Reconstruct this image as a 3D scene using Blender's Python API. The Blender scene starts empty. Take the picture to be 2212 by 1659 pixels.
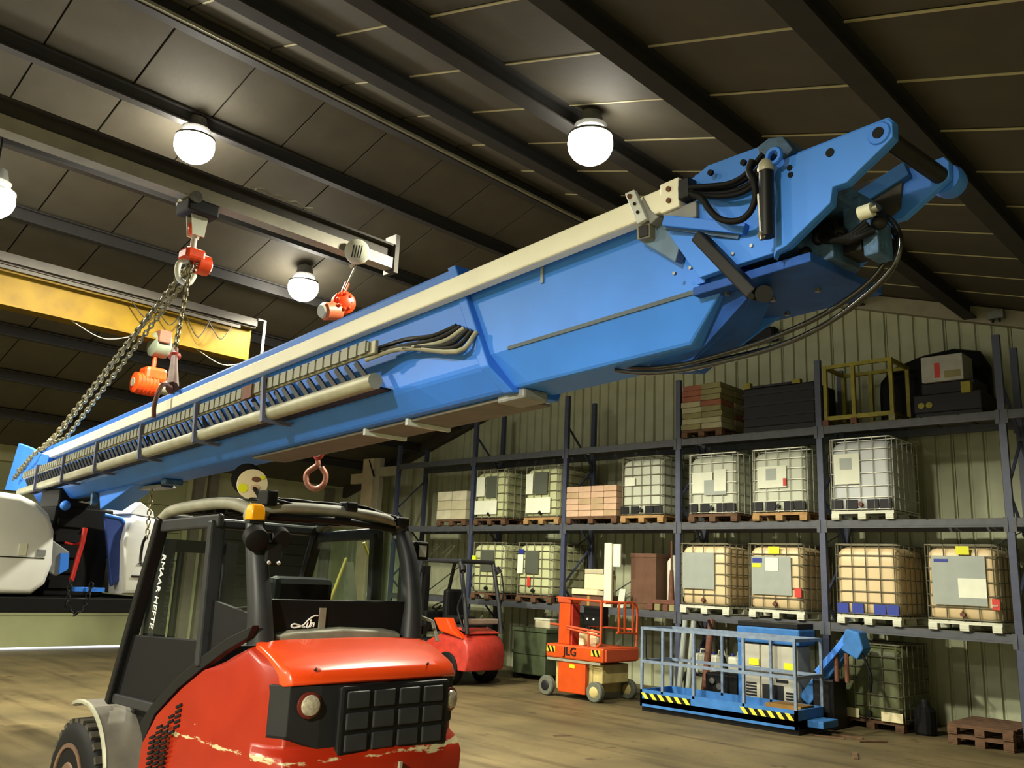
import bpy, math, random
from mathutils import Vector, Matrix
R_ = random.Random(7)
V = Vector
C = bpy.context.scene.collection

# ------------------------------------------------------------------ camera
FPX = 1889.0
PI_, RO_, YA_ = (math.radians(a) for a in (12.55, 2.5, 44.0))
CAM = V((0, 0, 2.0))
_F = V((-math.sin(YA_) * math.cos(PI_), math.cos(YA_) * math.cos(PI_), math.sin(PI_)))
_R0 = V((math.cos(YA_), math.sin(YA_), 0)); _U0 = _R0.cross(_F)
_R = _R0 * math.cos(RO_) + _U0 * math.sin(RO_)
_U = _U0 * math.cos(RO_) - _R0 * math.sin(RO_)
cd = bpy.data.cameras.new('camera'); cam = bpy.data.objects.new('camera', cd); C.objects.link(cam)
cd.sensor_width = 36.0; cd.lens = FPX / 2212 * 36.0; cd.clip_end = 200
M = Matrix.Identity(4)
for i in range(3):
    M[i][0], M[i][1], M[i][2], M[i][3] = _R[i], _U[i], -_F[i], CAM[i]
cam.matrix_world = M
bpy.context.scene.camera = cam

# ------------------------------------------------------------------ world, exposure
sc = bpy.context.scene
w = bpy.data.worlds.new('world'); sc.world = w; w.use_nodes = True
bg = w.node_tree.nodes['Background']; bg.inputs[0].default_value = (0.85, 0.92, 1.0, 1); bg.inputs[1].default_value = 5.0
w.cycles.sampling_method = 'NONE'
sc.view_settings.view_transform = 'Standard'; sc.view_settings.look = 'None'
sc.view_settings.gamma = 1.0; sc.view_settings.use_curve_mapping = False
sc.view_settings.exposure = 0.0
sc.cycles.use_denoising = True
sc.cycles.max_bounces = 8; sc.cycles.diffuse_bounces = 4; sc.cycles.transparent_max_bounces = 12
LAMP_W = 3000.0
LAMP_COL = (1.0, 0.96, 0.76)
LAMP_CUT = math.radians(157)

# ------------------------------------------------------------------ survey helpers: where a sight line meets a real plane
def ray(u, v): return _F + _R * ((u - 1106) / FPX) + _U * ((829.5 - v) / FPX)
def px(u, v, axis, val):
    r = ray(u, v); return CAM + r * ((val - CAM[axis]) / r[axis])

# ------------------------------------------------------------------ materials
def lin(c): return tuple(((x / 255 / 12.92) if x <= 10 else ((x / 255 + 0.055) / 1.055) ** 2.4) for x in c)
MATS = {}
def mat(name, rgb, rough=0.55, metal=0.0, var=0.25, scale=5.0, bump=0.0, dirt=None, dirt_amt=0.0, coat=0.0, spec=0.5):
    if name in MATS: return MATS[name]
    m = bpy.data.materials.new(name); m.use_nodes = True; nt = m.node_tree; N = nt.nodes; L = nt.links
    b = N['Principled BSDF']; b.inputs['Roughness'].default_value = rough; b.inputs['Metallic'].default_value = metal
    b.inputs['Coat Weight'].default_value = coat; b.inputs['Specular IOR Level'].default_value = spec
    col = lin(rgb)
    tc = N.new('ShaderNodeTexCoord'); no = N.new('ShaderNodeTexNoise'); no.inputs['Scale'].default_value = scale
    no.inputs['Detail'].default_value = 6; L.new(tc.outputs['Object'], no.inputs['Vector'])
    rp = N.new('ShaderNodeValToRGB'); L.new(no.outputs['Fac'], rp.inputs[0])
    rp.color_ramp.elements[0].position = 0.3; rp.color_ramp.elements[1].position = 0.72
    d = dirt if dirt else tuple(x * (1 - var) for x in rgb); d = lin(d) if dirt else tuple(x * (1 - var) for x in col)
    if dirt: d = tuple(col[i] * (1 - dirt_amt) + d[i] * dirt_amt for i in range(3))
    rp.color_ramp.elements[0].color = (*d, 1); rp.color_ramp.elements[1].color = (*col, 1)
    L.new(rp.outputs[0], b.inputs['Base Color'])
    if bump:
        bp_ = N.new('ShaderNodeBump'); bp_.inputs['Strength'].default_value = bump; bp_.inputs['Distance'].default_value = 0.02
        n2 = N.new('ShaderNodeTexNoise'); n2.inputs['Scale'].default_value = scale * 6; L.new(tc.outputs['Object'], n2.inputs['Vector'])
        L.new(n2.outputs['Fac'], bp_.inputs['Height']); L.new(bp_.outputs[0], b.inputs['Normal'])
    MATS[name] = m; return m
def emit(name, rgb, strength):
    m = bpy.data.materials.new(name); m.use_nodes = True; N = m.node_tree.nodes
    b = N['Principled BSDF']; b.inputs['Base Color'].default_value = (*rgb, 1)
    b.inputs['Emission Color'].default_value = (*rgb, 1); b.inputs['Emission Strength'].default_value = strength
    MATS[name] = m; return m
def glass(name, rgb=(0.9, 0.95, 0.92), fac=0.1):
    m = bpy.data.materials.new(name); m.use_nodes = True; nt = m.node_tree; N = nt.nodes; L = nt.links
    N.remove(N['Principled BSDF']); out = N['Material Output']
    t = N.new('ShaderNodeBsdfTransparent'); t.inputs[0].default_value = (*rgb, 1)
    g = N.new('ShaderNodeBsdfGlossy'); g.inputs['Roughness'].default_value = 0.06
    mx = N.new('ShaderNodeMixShader'); mx.inputs[0].default_value = 0.05; L.new(t.outputs[0], mx.inputs[1]); L.new(g.outputs[0], mx.inputs[2])
    L.new(mx.outputs[0], out.inputs[0]); MATS[name] = m; return m

# paints and metals
blue = mat('blue_paint', (52, 122, 230), 0.5, spec=0.35, var=0.2, scale=3, dirt=(56, 108, 196), dirt_amt=0.6)
blue_u = mat('shaded_blue', (40, 84, 168), 0.6, spec=0.2, var=0.4, scale=9)  # darker copy of the boom blue, underside shade put into the colour
blue_s = mat('faded_lift_blue', (62, 118, 184), 0.6, spec=0.2, var=0.3, scale=6)
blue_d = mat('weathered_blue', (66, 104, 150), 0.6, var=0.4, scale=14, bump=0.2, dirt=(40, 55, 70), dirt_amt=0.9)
blue_l = mat('light_blue_paint', (62, 130, 232), 0.5, spec=0.35, var=0.15, scale=4)
beige = mat('beige_cable_tube', (236, 233, 216), 0.5, var=0.12, scale=3)
greyrail = mat('galvanised_grey', (160, 158, 138), 0.5, 0.2, var=0.3, scale=9)
dark = mat('black_paint', (15, 15, 17), 0.5, var=0.3, spec=0.25)
black = mat('black_rubber', (10, 10, 11), 0.65, var=0.3, scale=20, spec=0.2)
soot = mat('dark_charcoal', (25, 25, 27), 0.55, var=0.3, spec=0.3)
steel = mat('bare_steel', (150, 148, 140), 0.35, 0.9, var=0.3, scale=20)
chainm = mat('chain_steel', (150, 142, 112), 0.38, 0.7, var=0.5, scale=30)
rust = mat('rusty_brown', (110, 66, 46), 0.7, var=0.4, scale=25)
plate_w = mat('white_painted_steel', (200, 205, 205), 0.45, var=0.2, scale=20)
plate_g = mat('grey_bracket', (128, 130, 130), 0.5, var=0.25, scale=15)
hoist_or = mat('hoist_orange', (232, 72, 22), 0.35, var=0.35, scale=10)
crane_y = mat('crane_yellow', (104, 81, 2), 0.6, spec=0.15, var=0.3, scale=3, dirt=(76, 55, 5), dirt_amt=0.7)
crane_lit = mat('grey_girder', (150, 144, 124), 0.6, var=0.25, scale=4)
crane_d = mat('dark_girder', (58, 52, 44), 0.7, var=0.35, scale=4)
white_c = mat('white_cover', (232, 232, 230), 0.4, var=0.1, scale=3)
red_p = mat('signal_red', (190, 30, 24), 0.45, var=0.3)
amber = mat('amber_lens', (240, 160, 8), 0.3, var=0.1)
lens = mat('clear_lens', (190, 180, 160), 0.15, 0.3, var=0.4, scale=60)
fl_grey = mat('cab_dark_grey', (42, 43, 46), 0.45, spec=0.3, var=0.3, scale=8)
fl_pale = mat('dusty_grey', (138, 136, 120), 0.6, var=0.35, scale=8)
fl_fend = mat('dusty_fender', (112, 106, 96), 0.75, var=0.4, scale=5)
white_t = mat('white_lettering', (225, 225, 220), 0.6, var=0.05)
wood = mat('pallet_wood', (176, 138, 88), 0.8, var=0.4, scale=8)
wood_d = mat('old_wood', (104, 74, 50), 0.85, var=0.5, scale=8)
plast_w = mat('white_plastic', (205, 205, 185), 0.5, var=0.12)
tank_w = mat('milky_tank', (188, 192, 172), 0.45, var=0.08, scale=2)
tank_c = mat('cream_filled_tank', (214, 190, 146), 0.45, var=0.08, scale=2)
tank_y = mat('yellowish_tank', (188, 192, 146), 0.45, var=0.1, scale=2)
tank_g = mat('dark_green_tank', (92, 98, 62), 0.5, var=0.15, scale=2)
cage_l = mat('cage_zinc', (205, 205, 190), 0.4, 0.4, var=0.2, scale=10)
cage_d = mat('cage_dull', (116, 112, 92), 0.5, 0.4, var=0.3, scale=10)
tag_g = mat('grey_plate', (150, 156, 148), 0.5, 0.1, var=0.12)
tag_d = mat('dark_plate', (84, 88, 76), 0.5, 0.1, var=0.12)
tag_w = mat('white_paper', (222, 224, 204), 0.7, var=0.1)
yel_s = mat('yellow_sticker', (214, 214, 20), 0.6, var=0.1)
blu_s = mat('blue_print', (30, 44, 130), 0.6, var=0.1)
red_s = mat('red_print', (196, 50, 36), 0.6, var=0.1)
rackm = mat('rack_upright_blue', (66, 72, 96), 0.5, var=0.3, scale=9)
rackb = mat('rack_beam_grey', (76, 78, 84), 0.55, var=0.3, scale=9)
rackk = mat('rack_deck', (84, 82, 70), 0.7, var=0.4, scale=9)
jlg_o = mat('lift_orange', (196, 70, 3), 0.45, var=0.2, scale=6)
jlg_d = mat('faded_red_orange', (196, 76, 34), 0.5, var=0.3, scale=6)
cream = mat('cream_chassis', (190, 172, 110), 0.6, var=0.3, scale=6)
box_p = mat('pale_carton', (190, 182, 150), 0.8, var=0.15)
box_k = mat('pink_carton', (206, 172, 142), 0.8, var=0.2)
card = mat('brown_cardboard', (104, 72, 52), 0.85, var=0.3)
foam = mat('cream_foam', (226, 214, 172), 0.8, var=0.08)
sack = mat('greenish_sack', (140, 134, 92), 0.85, var=0.3)
sack_r = mat('reddish_sack', (150, 92, 70), 0.85, var=0.3)
dimy = mat('dull_yellow', (150, 140, 30), 0.6, var=0.4)
green_d = mat('dark_green_paint', (74, 84, 56), 0.6, var=0.35, scale=6)
kraft = mat('kraft_board', (170, 132, 58), 0.8, var=0.25)

def red_body():
    m = bpy.data.materials.new('worn_shaded_red'); m.use_nodes = True; nt = m.node_tree; N = nt.nodes; L = nt.links
    b = N['Principled BSDF']; b.inputs['Roughness'].default_value = 0.38; b.inputs['Coat Weight'].default_value = 0.1; b.inputs['Specular IOR Level'].default_value = 0.3
    tc = N.new('ShaderNodeTexCoord'); sx = N.new('ShaderNodeSeparateXYZ'); L.new(tc.outputs['Object'], sx.inputs[0])
    n = N.new('ShaderNodeTexNoise'); n.inputs['Scale'].default_value = 4.0; n.inputs['Detail'].default_value = 8; L.new(tc.outputs['Object'], n.inputs['Vector'])
    base = N.new('ShaderNodeValToRGB'); L.new(n.outputs['Fac'], base.inputs[0])
    base.color_ramp.elements[0].color = (*lin((122, 24, 8)), 1); base.color_ramp.elements[1].color = (*lin((146, 34, 9)), 1)  # darker than the same paint on the hood: flank shade in the colour
    # scraped band along the bumper edge
    a = N.new('ShaderNodeMath'); a.operation = 'SUBTRACT'; L.new(sx.outputs[2], a.inputs[0]); a.inputs[1].default_value = 0.93
    ab = N.new('ShaderNodeMath'); ab.operation = 'ABSOLUTE'; L.new(a.outputs[0], ab.inputs[0])
    lt = N.new('ShaderNodeMapRange'); L.new(ab.outputs[0], lt.inputs[0]); lt.inputs[1].default_value = 0.0; lt.inputs[2].default_value = 0.055; lt.inputs[3].default_value = 0.26; lt.inputs[4].default_value = 0.0
    n2 = N.new('ShaderNodeTexNoise'); n2.inputs['Scale'].default_value = 3.2; n2.inputs['Detail'].default_value = 9; n2.inputs['Roughness'].default_value = 0.65
    mp = N.new('ShaderNodeMapping'); mp.inputs['Scale'].default_value = (1, 1, 3.5); L.new(tc.outputs['Object'], mp.inputs[0]); L.new(mp.outputs[0], n2.inputs['Vector'])
    ad = N.new('ShaderNodeMath'); L.new(lt.outputs[0], ad.inputs[0]); L.new(n2.outputs['Fac'], ad.inputs[1])
    th = N.new('ShaderNodeMapRange'); L.new(ad.outputs[0], th.inputs[0]); th.inputs[1].default_value = 0.71; th.inputs[2].default_value = 0.75
    mx = N.new('ShaderNodeMix'); mx.data_type = 'RGBA'; L.new(th.outputs[0], mx.inputs[0]); L.new(base.outputs[0], mx.inputs[6]); mx.inputs[7].default_value = (*lin((172, 160, 124)), 1)
    L.new(mx.outputs[2], b.inputs['Base Color'])
    return m
red_b = red_body()
red_h = mat('lit_hood_red', (206, 62, 14), 0.3, var=0.1, scale=3, coat=0.4)  # same paint as the body, brighter to carry the light on top
red_2 = mat('dull_red', (176, 48, 34), 0.5, var=0.35, scale=9)
glass_m = glass('cab_glass')

# ------------------------------------------------------------------ mesh builder
INV = {}
class MB:
    def __init__(s): s.v = []; s.f = []
    def add(s, vs, fs):
        k = len(s.v); s.v += [tuple(p) for p in vs]; s.f += [[i + k for i in f] for f in fs]; return s
    def box(s, x0, x1, y0, y1, z0, z1):
        if x0 > x1: x0, x1 = x1, x0
        if y0 > y1: y0, y1 = y1, y0
        if z0 > z1: z0, z1 = z1, z0
        vs = [(x, y, z) for x in (x0, x1) for y in (y0, y1) for z in (z0, z1)]
        return s.add(vs, [(0, 1, 3, 2), (4, 6, 7, 5), (0, 4, 5, 1), (2, 3, 7, 6), (0, 2, 6, 4), (1, 5, 7, 3)])
    def bar(s, p, q, wd, ht, up=(0, 0, 1)):
        p, q, up = V(p), V(q), V(up); d = (q - p).normalized(); a = d.cross(up)
        if a.length < 1e-4: a = d.cross(V((1, 0, 0)))
        a.normalize(); b = a.cross(d); vs = []
        for o in (p, q):
            for i, j in ((-1, -1), (1, -1), (1, 1), (-1, 1)): vs.append(o + a * (i * wd / 2) + b * (j * ht / 2))
        return s.add(vs, [(3, 2, 1, 0), (4, 5, 6, 7), (0, 1, 5, 4), (1, 2, 6, 5), (2, 3, 7, 6), (3, 0, 4, 7)])
    def tube(s, pts, r, n=8, closed=False, rad=None):
        pts = [V(p) for p in pts]; m = len(pts); vs = []; fs = []; ref = None
        for i, p in enumerate(pts):
            if closed: d = pts[(i + 1) % m] - pts[i - 1]
            else: d = pts[min(i + 1, m - 1)] - pts[max(i - 1, 0)]
            d.normalize()
            if ref is None:
                ref = V((0, 0, 1)) if abs(d.z) < 0.9 else V((1, 0, 0))
            a = d.cross(ref)
            if a.length < 1e-4: a = d.cross(V((0, 1, 0.3)))
            a.normalize(); b = a.cross(d); ref = b
            rr = rad[i] if rad else r
            for k in range(n):
                t = 2 * math.pi * (k + 0.5) / n; vs.append(p + a * (math.cos(t) * rr) + b * (math.sin(t) * rr))
        rng = m if closed else m - 1
        for i in range(rng):
            j = (i + 1) % m
            for k in range(n): fs.append((i * n + k, i * n + (k + 1) % n, j * n + (k + 1) % n, j * n + k))
        if not closed: fs.append(tuple(range(n - 1, -1, -1))); fs.append(tuple((m - 1) * n + k for k in range(n)))
        return s.add(vs, fs)
    def cyl(s, p, q, r, n=16, r2=None): return s.tube([p, q], r, n, rad=[r, r if r2 is None else r2])
    def lathe(s, o, axis, prof, n=20):     # prof: (distance along axis, radius)
        o, ax = V(o), V(axis).normalized(); a = ax.cross(V((0, 0, 1)))
        if a.length < 1e-4: a = V((1, 0, 0))
        a.normalize(); b = ax.cross(a); vs = []; fs = []
        for (h, r) in prof:
            for k in range(n):
                t = 2 * math.pi * k / n; vs.append(o + ax * h + a * (math.cos(t) * r) + b * (math.sin(t) * r))
        for i in range(len(prof) - 1):
            for k in range(n): fs.append((i * n + k, i * n + (k + 1) % n, (i + 1) * n + (k + 1) % n, (i + 1) * n + k))
        fs.append(tuple(range(n - 1, -1, -1))); fs.append(tuple((len(prof) - 1) * n + k for k in range(n)))
        return s.add(vs, fs)
    def loft(s, rings, cap=True):
        n = len(rings[0]); vs = [p for r in rings for p in r]; fs = []
        for i in range(len(rings) - 1):
            for k in range(n): fs.append((i * n + k, i * n + (k + 1) % n, (i + 1) * n + (k + 1) % n, (i + 1) * n + k))
        if cap: fs.append(tuple(range(n - 1, -1, -1))); fs.append(tuple((len(rings) - 1) * n + k for k in range(n)))
        return s.add(vs, fs)
    def prism(s, pts, off):                # planar outline (3D points) swept by a vector
        off = V(off); a = [V(p) for p in pts]; return s.loft([a, [p + off for p in a]])
    def ball(s, o, r, sz=(1, 1, 1), n=12, m=8):
        o = V(o); rings = []
        for i in range(m + 1):
            t = math.pi * (i + 0.001) / (m + 0.002) ; rings.append([o + V((sz[0] * r * math.sin(t) * math.cos(2 * math.pi * k / n), sz[1] * r * math.sin(t) * math.sin(2 * math.pi * k / n), sz[2] * r * math.cos(t))) for k in range(n)])
        return s.loft(rings)
    def build(s, name, m, parent=None, world=False, bevel=0.0, smooth=0, seg=2):
        vs = s.v
        if world and parent is not None:
            r = parent
            while r.parent is not None: r = r.parent
            inv = INV[r.name]; vs = [inv @ V(p) for p in vs]
        me = bpy.data.meshes.new(name); me.from_pydata([tuple(p) for p in vs], [], s.f); me.update()
        import bmesh
        bm = bmesh.new(); bm.from_mesh(me); bmesh.ops.recalc_face_normals(bm, faces=bm.faces); bm.to_mesh(me); bm.free()
        me.materials.append(m)
        if smooth:
            for p in me.polygons: p.use_smooth = True
            me.set_sharp_from_angle(angle=math.radians(smooth))
        o = bpy.data.objects.new(name, me); C.objects.link(o)
        if parent is not None: o.parent = parent
        if bevel:
            b = o.modifiers.new('bevel', 'BEVEL'); b.width = bevel; b.segments = seg; b.limit_method = 'ANGLE'; b.angle_limit = math.radians(35)
            if smooth: b.harden_normals = False
        return o
def thing(name, label, cat, loc=(0, 0, 0), rotz=0.0, group=None, matrix=None):
    o = bpy.data.objects.new(name, None); C.objects.link(o); o.empty_display_size = 0.1
    mw = matrix if matrix is not None else Matrix.Translation(V(loc)) @ Matrix.Rotation(rotz, 4, 'Z')
    o.matrix_world = mw; INV[o.name] = mw.inverted()
    tag(o, label, cat, group); return o
def tag(o, label, cat, group=None):
    o['label'] = label; o['category'] = cat
    if group: o['group'] = group
    return o
def struct(o): o['kind'] = 'structure'; return o
def root_struct(name, loc=(0, 0, 0)):
    o = bpy.data.objects.new(name, None); C.objects.link(o); o.location = loc; INV[o.name] = Matrix.Translation(V(loc)).inverted(); return struct(o)
def inst(me_obj, name, parent, loc=(0, 0, 0), rotz=0.0):
    c = bpy.data.objects.new(name, me_obj.data); C.objects.link(c); c.parent = parent; c.location = loc; c.rotation_euler = (0, 0, rotz)
    for md in me_obj.modifiers:
        n = c.modifiers.new(md.name, md.type); n.width = md.width; n.segments = md.segments; n.limit_method = md.limit_method; n.angle_limit = md.angle_limit
    return c
def dup(root, loc, label=None, rotz=None, group=None):
    def rec(o, par):
        c = o.copy(); C.objects.link(c)
        if par is not None: c.parent = par
        for ch in list(o.children): rec(ch, c)
        return c
    r = rec(root, None); r.location = loc
    if rotz is not None: r.rotation_euler = (0, 0, rotz)
    if label: r['label'] = label
    if group: r['group'] = group
    return r
def letters(text, name, m, parent, o, xdir, ydir, size, depth=0.004, world=True):
    cu = bpy.data.curves.new(name, 'FONT'); cu.body = text; cu.size = size; cu.extrude = depth; cu.resolution_u = 2
    t = bpy.data.objects.new(name, cu); C.objects.link(t)
    dg = bpy.context.evaluated_depsgraph_get(); me = bpy.data.meshes.new_from_object(t.evaluated_get(dg))
    bpy.data.objects.remove(t); bpy.data.curves.remove(cu)
    xd, yd = V(xdir).normalized(), V(ydir).normalized(); zd = xd.cross(yd); o = V(o)
    r = parent
    while r.parent is not None: r = r.parent
    inv = INV[r.name] if world else Matrix.Identity(4)
    for v in me.vertices: v.co = inv @ (o + xd * v.co.x + yd * v.co.y + zd * v.co.z)
    me.materials.clear(); me.materials.append(m)
    ob = bpy.data.objects.new(name, me); C.objects.link(ob); ob.parent = parent; return ob
def bez(pts, n=10):                         # Catmull-Rom through points
    pts = [V(p) for p in pts]; P = [pts[0] * 2 - pts[1]] + pts + [pts[-1] * 2 - pts[-2]]; out = []
    for i in range(1, len(P) - 2):
        for k in range(n):
            t = k / n; a, b, c, d = P[i - 1], P[i], P[i + 1], P[i + 2]
            out.append(0.5 * ((2 * b) + (c - a) * t + (2 * a - 5 * b + 4 * c - d) * t * t + (3 * b - a - 3 * c + d) * t ** 3))
    out.append(pts[-1]); return out


# ================================================================== SHELL
RX, RZ, RS = -9.1, 8.35, 0.31
XW, XE, YS, YN = -21.7, 4.0, -8.0, 15.6
def zroof(x): return RZ - RS * abs(x - RX)

def floor_mat():
    m = bpy.data.materials.new('dusty_concrete'); m.use_nodes = True; nt = m.node_tree; N = nt.nodes; L = nt.links
    b = N['Principled BSDF']; b.inputs['Roughness'].default_value = 0.62
    tc = N.new('ShaderNodeTexCoord')
    def noise(scale, sx=(1, 1, 1), det=6):
        mp = N.new('ShaderNodeMapping'); mp.inputs['Scale'].default_value = sx; L.new(tc.outputs['Object'], mp.inputs[0])
        n = N.new('ShaderNodeTexNoise'); n.inputs['Scale'].default_value = scale; n.inputs['Detail'].default_value = det; L.new(mp.outputs[0], n.inputs['Vector']); return n
    a = noise(0.9); r1 = N.new('ShaderNodeValToRGB'); L.new(a.outputs['Fac'], r1.inputs[0])
    r1.color_ramp.elements[0].position = 0.35; r1.color_ramp.elements[1].position = 0.7
    r1.color_ramp.elements[0].color = (*lin((78, 68, 42)), 1); r1.color_ramp.elements[1].color = (*lin((106, 92, 60)), 1)
    s = noise(1.1, (0.35, 3.2, 1), 8); r2 = N.new('ShaderNodeValToRGB'); L.new(s.outputs['Fac'], r2.inputs[0])
    r2.color_ramp.elements[0].position = 0.34; r2.color_ramp.elements[1].position = 0.5
    r2.color_ramp.elements[0].color = (0.5, 0.45, 0.38, 1); r2.color_ramp.elements[1].color = (1, 1, 1, 1)
    mx = N.new('ShaderNodeMix'); mx.data_type = 'RGBA'; mx.blend_type = 'MULTIPLY'; mx.inputs[0].default_value = 0.75
    L.new(r1.outputs[0], mx.inputs[6]); L.new(r2.outputs[0], mx.inputs[7])
    k = noise(2.6, (1, 1, 1), 10); r3 = N.new('ShaderNodeValToRGB'); L.new(k.outputs['Fac'], r3.inputs[0])
    r3.color_ramp.elements[0].position = 0.30; r3.color_ramp.elements[1].position = 0.36
    r3.color_ramp.elements[0].color = (0.35, 0.24, 0.18, 1); r3.color_ramp.elements[1].color = (1, 1, 1, 1)
    m2 = N.new('ShaderNodeMix'); m2.data_type = 'RGBA'; m2.blend_type = 'MULTIPLY'; m2.inputs[0].default_value = 0.8
    L.new(mx.outputs[2], m2.inputs[6]); L.new(r3.outputs[0], m2.inputs[7]); L.new(m2.outputs[2], b.inputs['Base Color'])
    bp_ = N.new('ShaderNodeBump'); bp_.inputs['Strength'].default_value = 0.25; bp_.inputs['Distance'].default_value = 0.02
    L.new(noise(14).outputs['Fac'], bp_.inputs['Height']); L.new(bp_.outputs[0], b.inputs['Normal'])
    return m
wall_m = mat('olive_cladding', (174, 177, 146), 0.6, 0.1, var=0.2, scale=3)
conc_m = mat('olive_concrete', (160, 160, 122), 0.85, var=0.25, scale=1.5, bump=0.2)
door_m = mat('sectional_door', (134, 136, 98), 0.6, var=0.12, scale=2)
roof_m = mat('roof_sheet', (76, 71, 58), 0.75, var=0.22, scale=2.2, bump=0.1)
roof_b = mat('roof_backing', (40, 38, 32), 0.9)
purl_m = mat('purlin_steel', (44, 42, 40), 0.7, var=0.3, scale=4)
strip_m = mat('lit_seam_strip', (190, 182, 140), 0.6, var=0.2)
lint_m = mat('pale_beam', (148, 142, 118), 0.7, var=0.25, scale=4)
col_m = mat('pale_column', (176, 160, 128), 0.75, var=0.25, scale=3)
dark_m = mat('dark_shutter', (40, 40, 36), 0.7, var=0.3)

struct(MB().box(-22.0, XE + .2, YS - .2, 15.9, -0.3, 0).build('floor', floor_mat()))
struct(MB().box(-40, -22.0, -10, 30, -0.35, -0.05).build('exterior_ground', mat('outside_concrete', (200, 200, 200), 0.9)))

# roof: sheets between purlins, seam by seam
ceil = root_struct('ceiling')
MB().prism([(RX, YS - .2, RZ + .06), (RX, 15.9, RZ + .06), (-22.1, 15.9, zroof(-22.1) + .06), (-22.1, YS - .2, zroof(-22.1) + .06)], (0, 0, .15)).build('roof_slab', roof_b, ceil)
MB().prism([(RX, YS - .2, RZ + .06), (RX, 15.9, RZ + .06), (XE + .3, 15.9, zroof(XE + .3) + .06), (XE + .3, YS - .2, zroof(XE + .3) + .06)], (0, 0, .15)).build('roof_slab', roof_b, ceil)
PXL = [-9.1, -10.55, -12.1, -13.5, -15.1, -16.7, -18.3, -19.9, -21.7]
PXR = [-9.1, -7.75, -6.1, -4.25, -2.45, -0.7, 1.1, 2.6, 4.0]
seams = [1.63 + 1.07 * k for k in range(14)]
def sheet(x0, x1, y0, y1):
    dz = R_.uniform(-.008, .008)
    MB().prism([(x0, y0, zroof(x0) + dz), (x1, y0, zroof(x1) + dz), (x1, y1, zroof(x1) + dz), (x0, y1, zroof(x0) + dz)], (0, 0, .025)).build('roof_sheet', roof_m, ceil)
for PX in (PXL, PXR):
    for i in range(8):
        for j in range(-1, 14):
            y0 = -8.0 if j < 0 else seams[j] ; y1 = seams[j + 1] if j < 13 else 15.6
            sheet(PX[i], PX[i + 1], y0 + .012, y1 - .012)
for j, y in enumerate(seams):
    MB().prism([(RX + .3, y - .014, zroof(RX + .3) - .012), (XE, y - .014, zroof(XE) - .012), (XE, y + .014, zroof(XE) - .012), (RX + .3, y + .014, zroof(RX + .3) - .012)], (0, 0, .01)).build('lit_seam_strip', strip_m, ceil)  # pale strips stand for seam edges that catch the light
def ibeam_y(x, zt, y0, y1, b, h, t=.02):
    return MB().box(x - b / 2, x + b / 2, y0, y1, zt - t, zt).box(x - b / 2, x + b / 2, y0, y1, zt - h, zt - h + t).box(x - t / 2, x + t / 2, y0, y1, zt - h + t, zt - t)
for x in PXL[1:-1]: ibeam_y(x, zroof(x) - .02, YS, YN, .13, .2).build('purlin', purl_m, ceil)
for x in PXR[1:-1]: ibeam_y(x, zroof(x) - .02, YS, YN, .2, .24).build('purlin', purl_m, ceil)
MB().box(RX - .16, RX - .02, YS, YN, RZ - .26, RZ - .06).build('ridge_beam', purl_m, ceil)
MB().box(RX - .015, RX + .03, YS, YN, RZ - .24, RZ - .2).build('ridge_angle', greyrail, ceil)

# gable wall: corrugated sheets under a pale raking beam
wn = root_struct('wall_north')
MB().prism([(-22, 15.68, 0), (XE + .2, 15.68, 0), (XE + .2, 15.68, zroof(XE)), (RX, 15.68, RZ), (-22, 15.68, zroof(-22))], (0, .2, 0)).build('wall_slab', roof_b, wn)
xs = XW
while xs < XE - .2:
    fr = []
    for k in range(4):
        a = xs + .25 * k
        fr += [(a + .005, 15.6), (a + .195, 15.6), (a + .212, 15.64), (a + .238, 15.64)]
    fr.append((xs + .995, 15.6)); fr += [(xs + .995, 15.66), (xs + .005, 15.66)]
    MB().loft([[(p[0], p[1], 0.0) for p in fr], [(p[0], p[1], zroof(p[0]) - .02) for p in fr]]).build('cladding_sheet', wall_m, wn)
    xs += 1.0
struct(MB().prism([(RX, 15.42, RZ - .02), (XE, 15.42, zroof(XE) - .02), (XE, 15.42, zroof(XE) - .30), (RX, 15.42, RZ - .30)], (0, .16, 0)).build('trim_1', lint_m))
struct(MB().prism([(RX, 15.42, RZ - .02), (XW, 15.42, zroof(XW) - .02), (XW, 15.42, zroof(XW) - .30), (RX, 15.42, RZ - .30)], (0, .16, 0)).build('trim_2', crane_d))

# left wall with sectional doors, daylight under the near one
ww = root_struct('wall_west')
zt = zroof(XW)
D1 = (3.2, 10.6); D2 = (11.4, 14.6)
MB().box(-21.95, XW, YS - .2, D1[0], 0, zt + .1).build('wall_panel', conc_m, ww)
MB().box(-21.95, XW, D1[1], D2[0], 0, zt + .1).build('wall_panel', conc_m, ww)
MB().box(-21.95, XW, D2[1], 15.9, 0, zt + .1).build('wall_panel', conc_m, ww)
MB().box(-21.95, XW, D1[0], D1[1], 4.1, zt + .1).build('wall_panel', conc_m, ww)
MB().box(-21.95, XW, D2[0], D2[1], 3.6, zt + .1).build('wall_panel', conc_m, ww)
for y in (2.9, 10.85, 11.25, 14.9): MB().box(XW, XW + .16, y - .12, y + .12, 0, zt - .1).build('wall_post', mat('post_grey', (104, 98, 84), 0.7), ww)
d1 = root_struct('door_1')
for k in range(6):
    z0 = .05 + .68 * k; MB().box(-21.86, -21.80, D1[0], D1[1], z0, z0 + .668).build('door_panel', door_m, d1, bevel=.006)
MB().box(-21.90, -21.865, D1[0] - .05, D1[1] + .05, .055, 4.2).build('door_backing', door_m, d1)
d2 = root_struct('door_2'); MB().box(-21.90, -21.865, D2[0] - .05, D2[1] + .05, 0, 3.7).build('shutter_backing', dark_m, d2)
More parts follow.
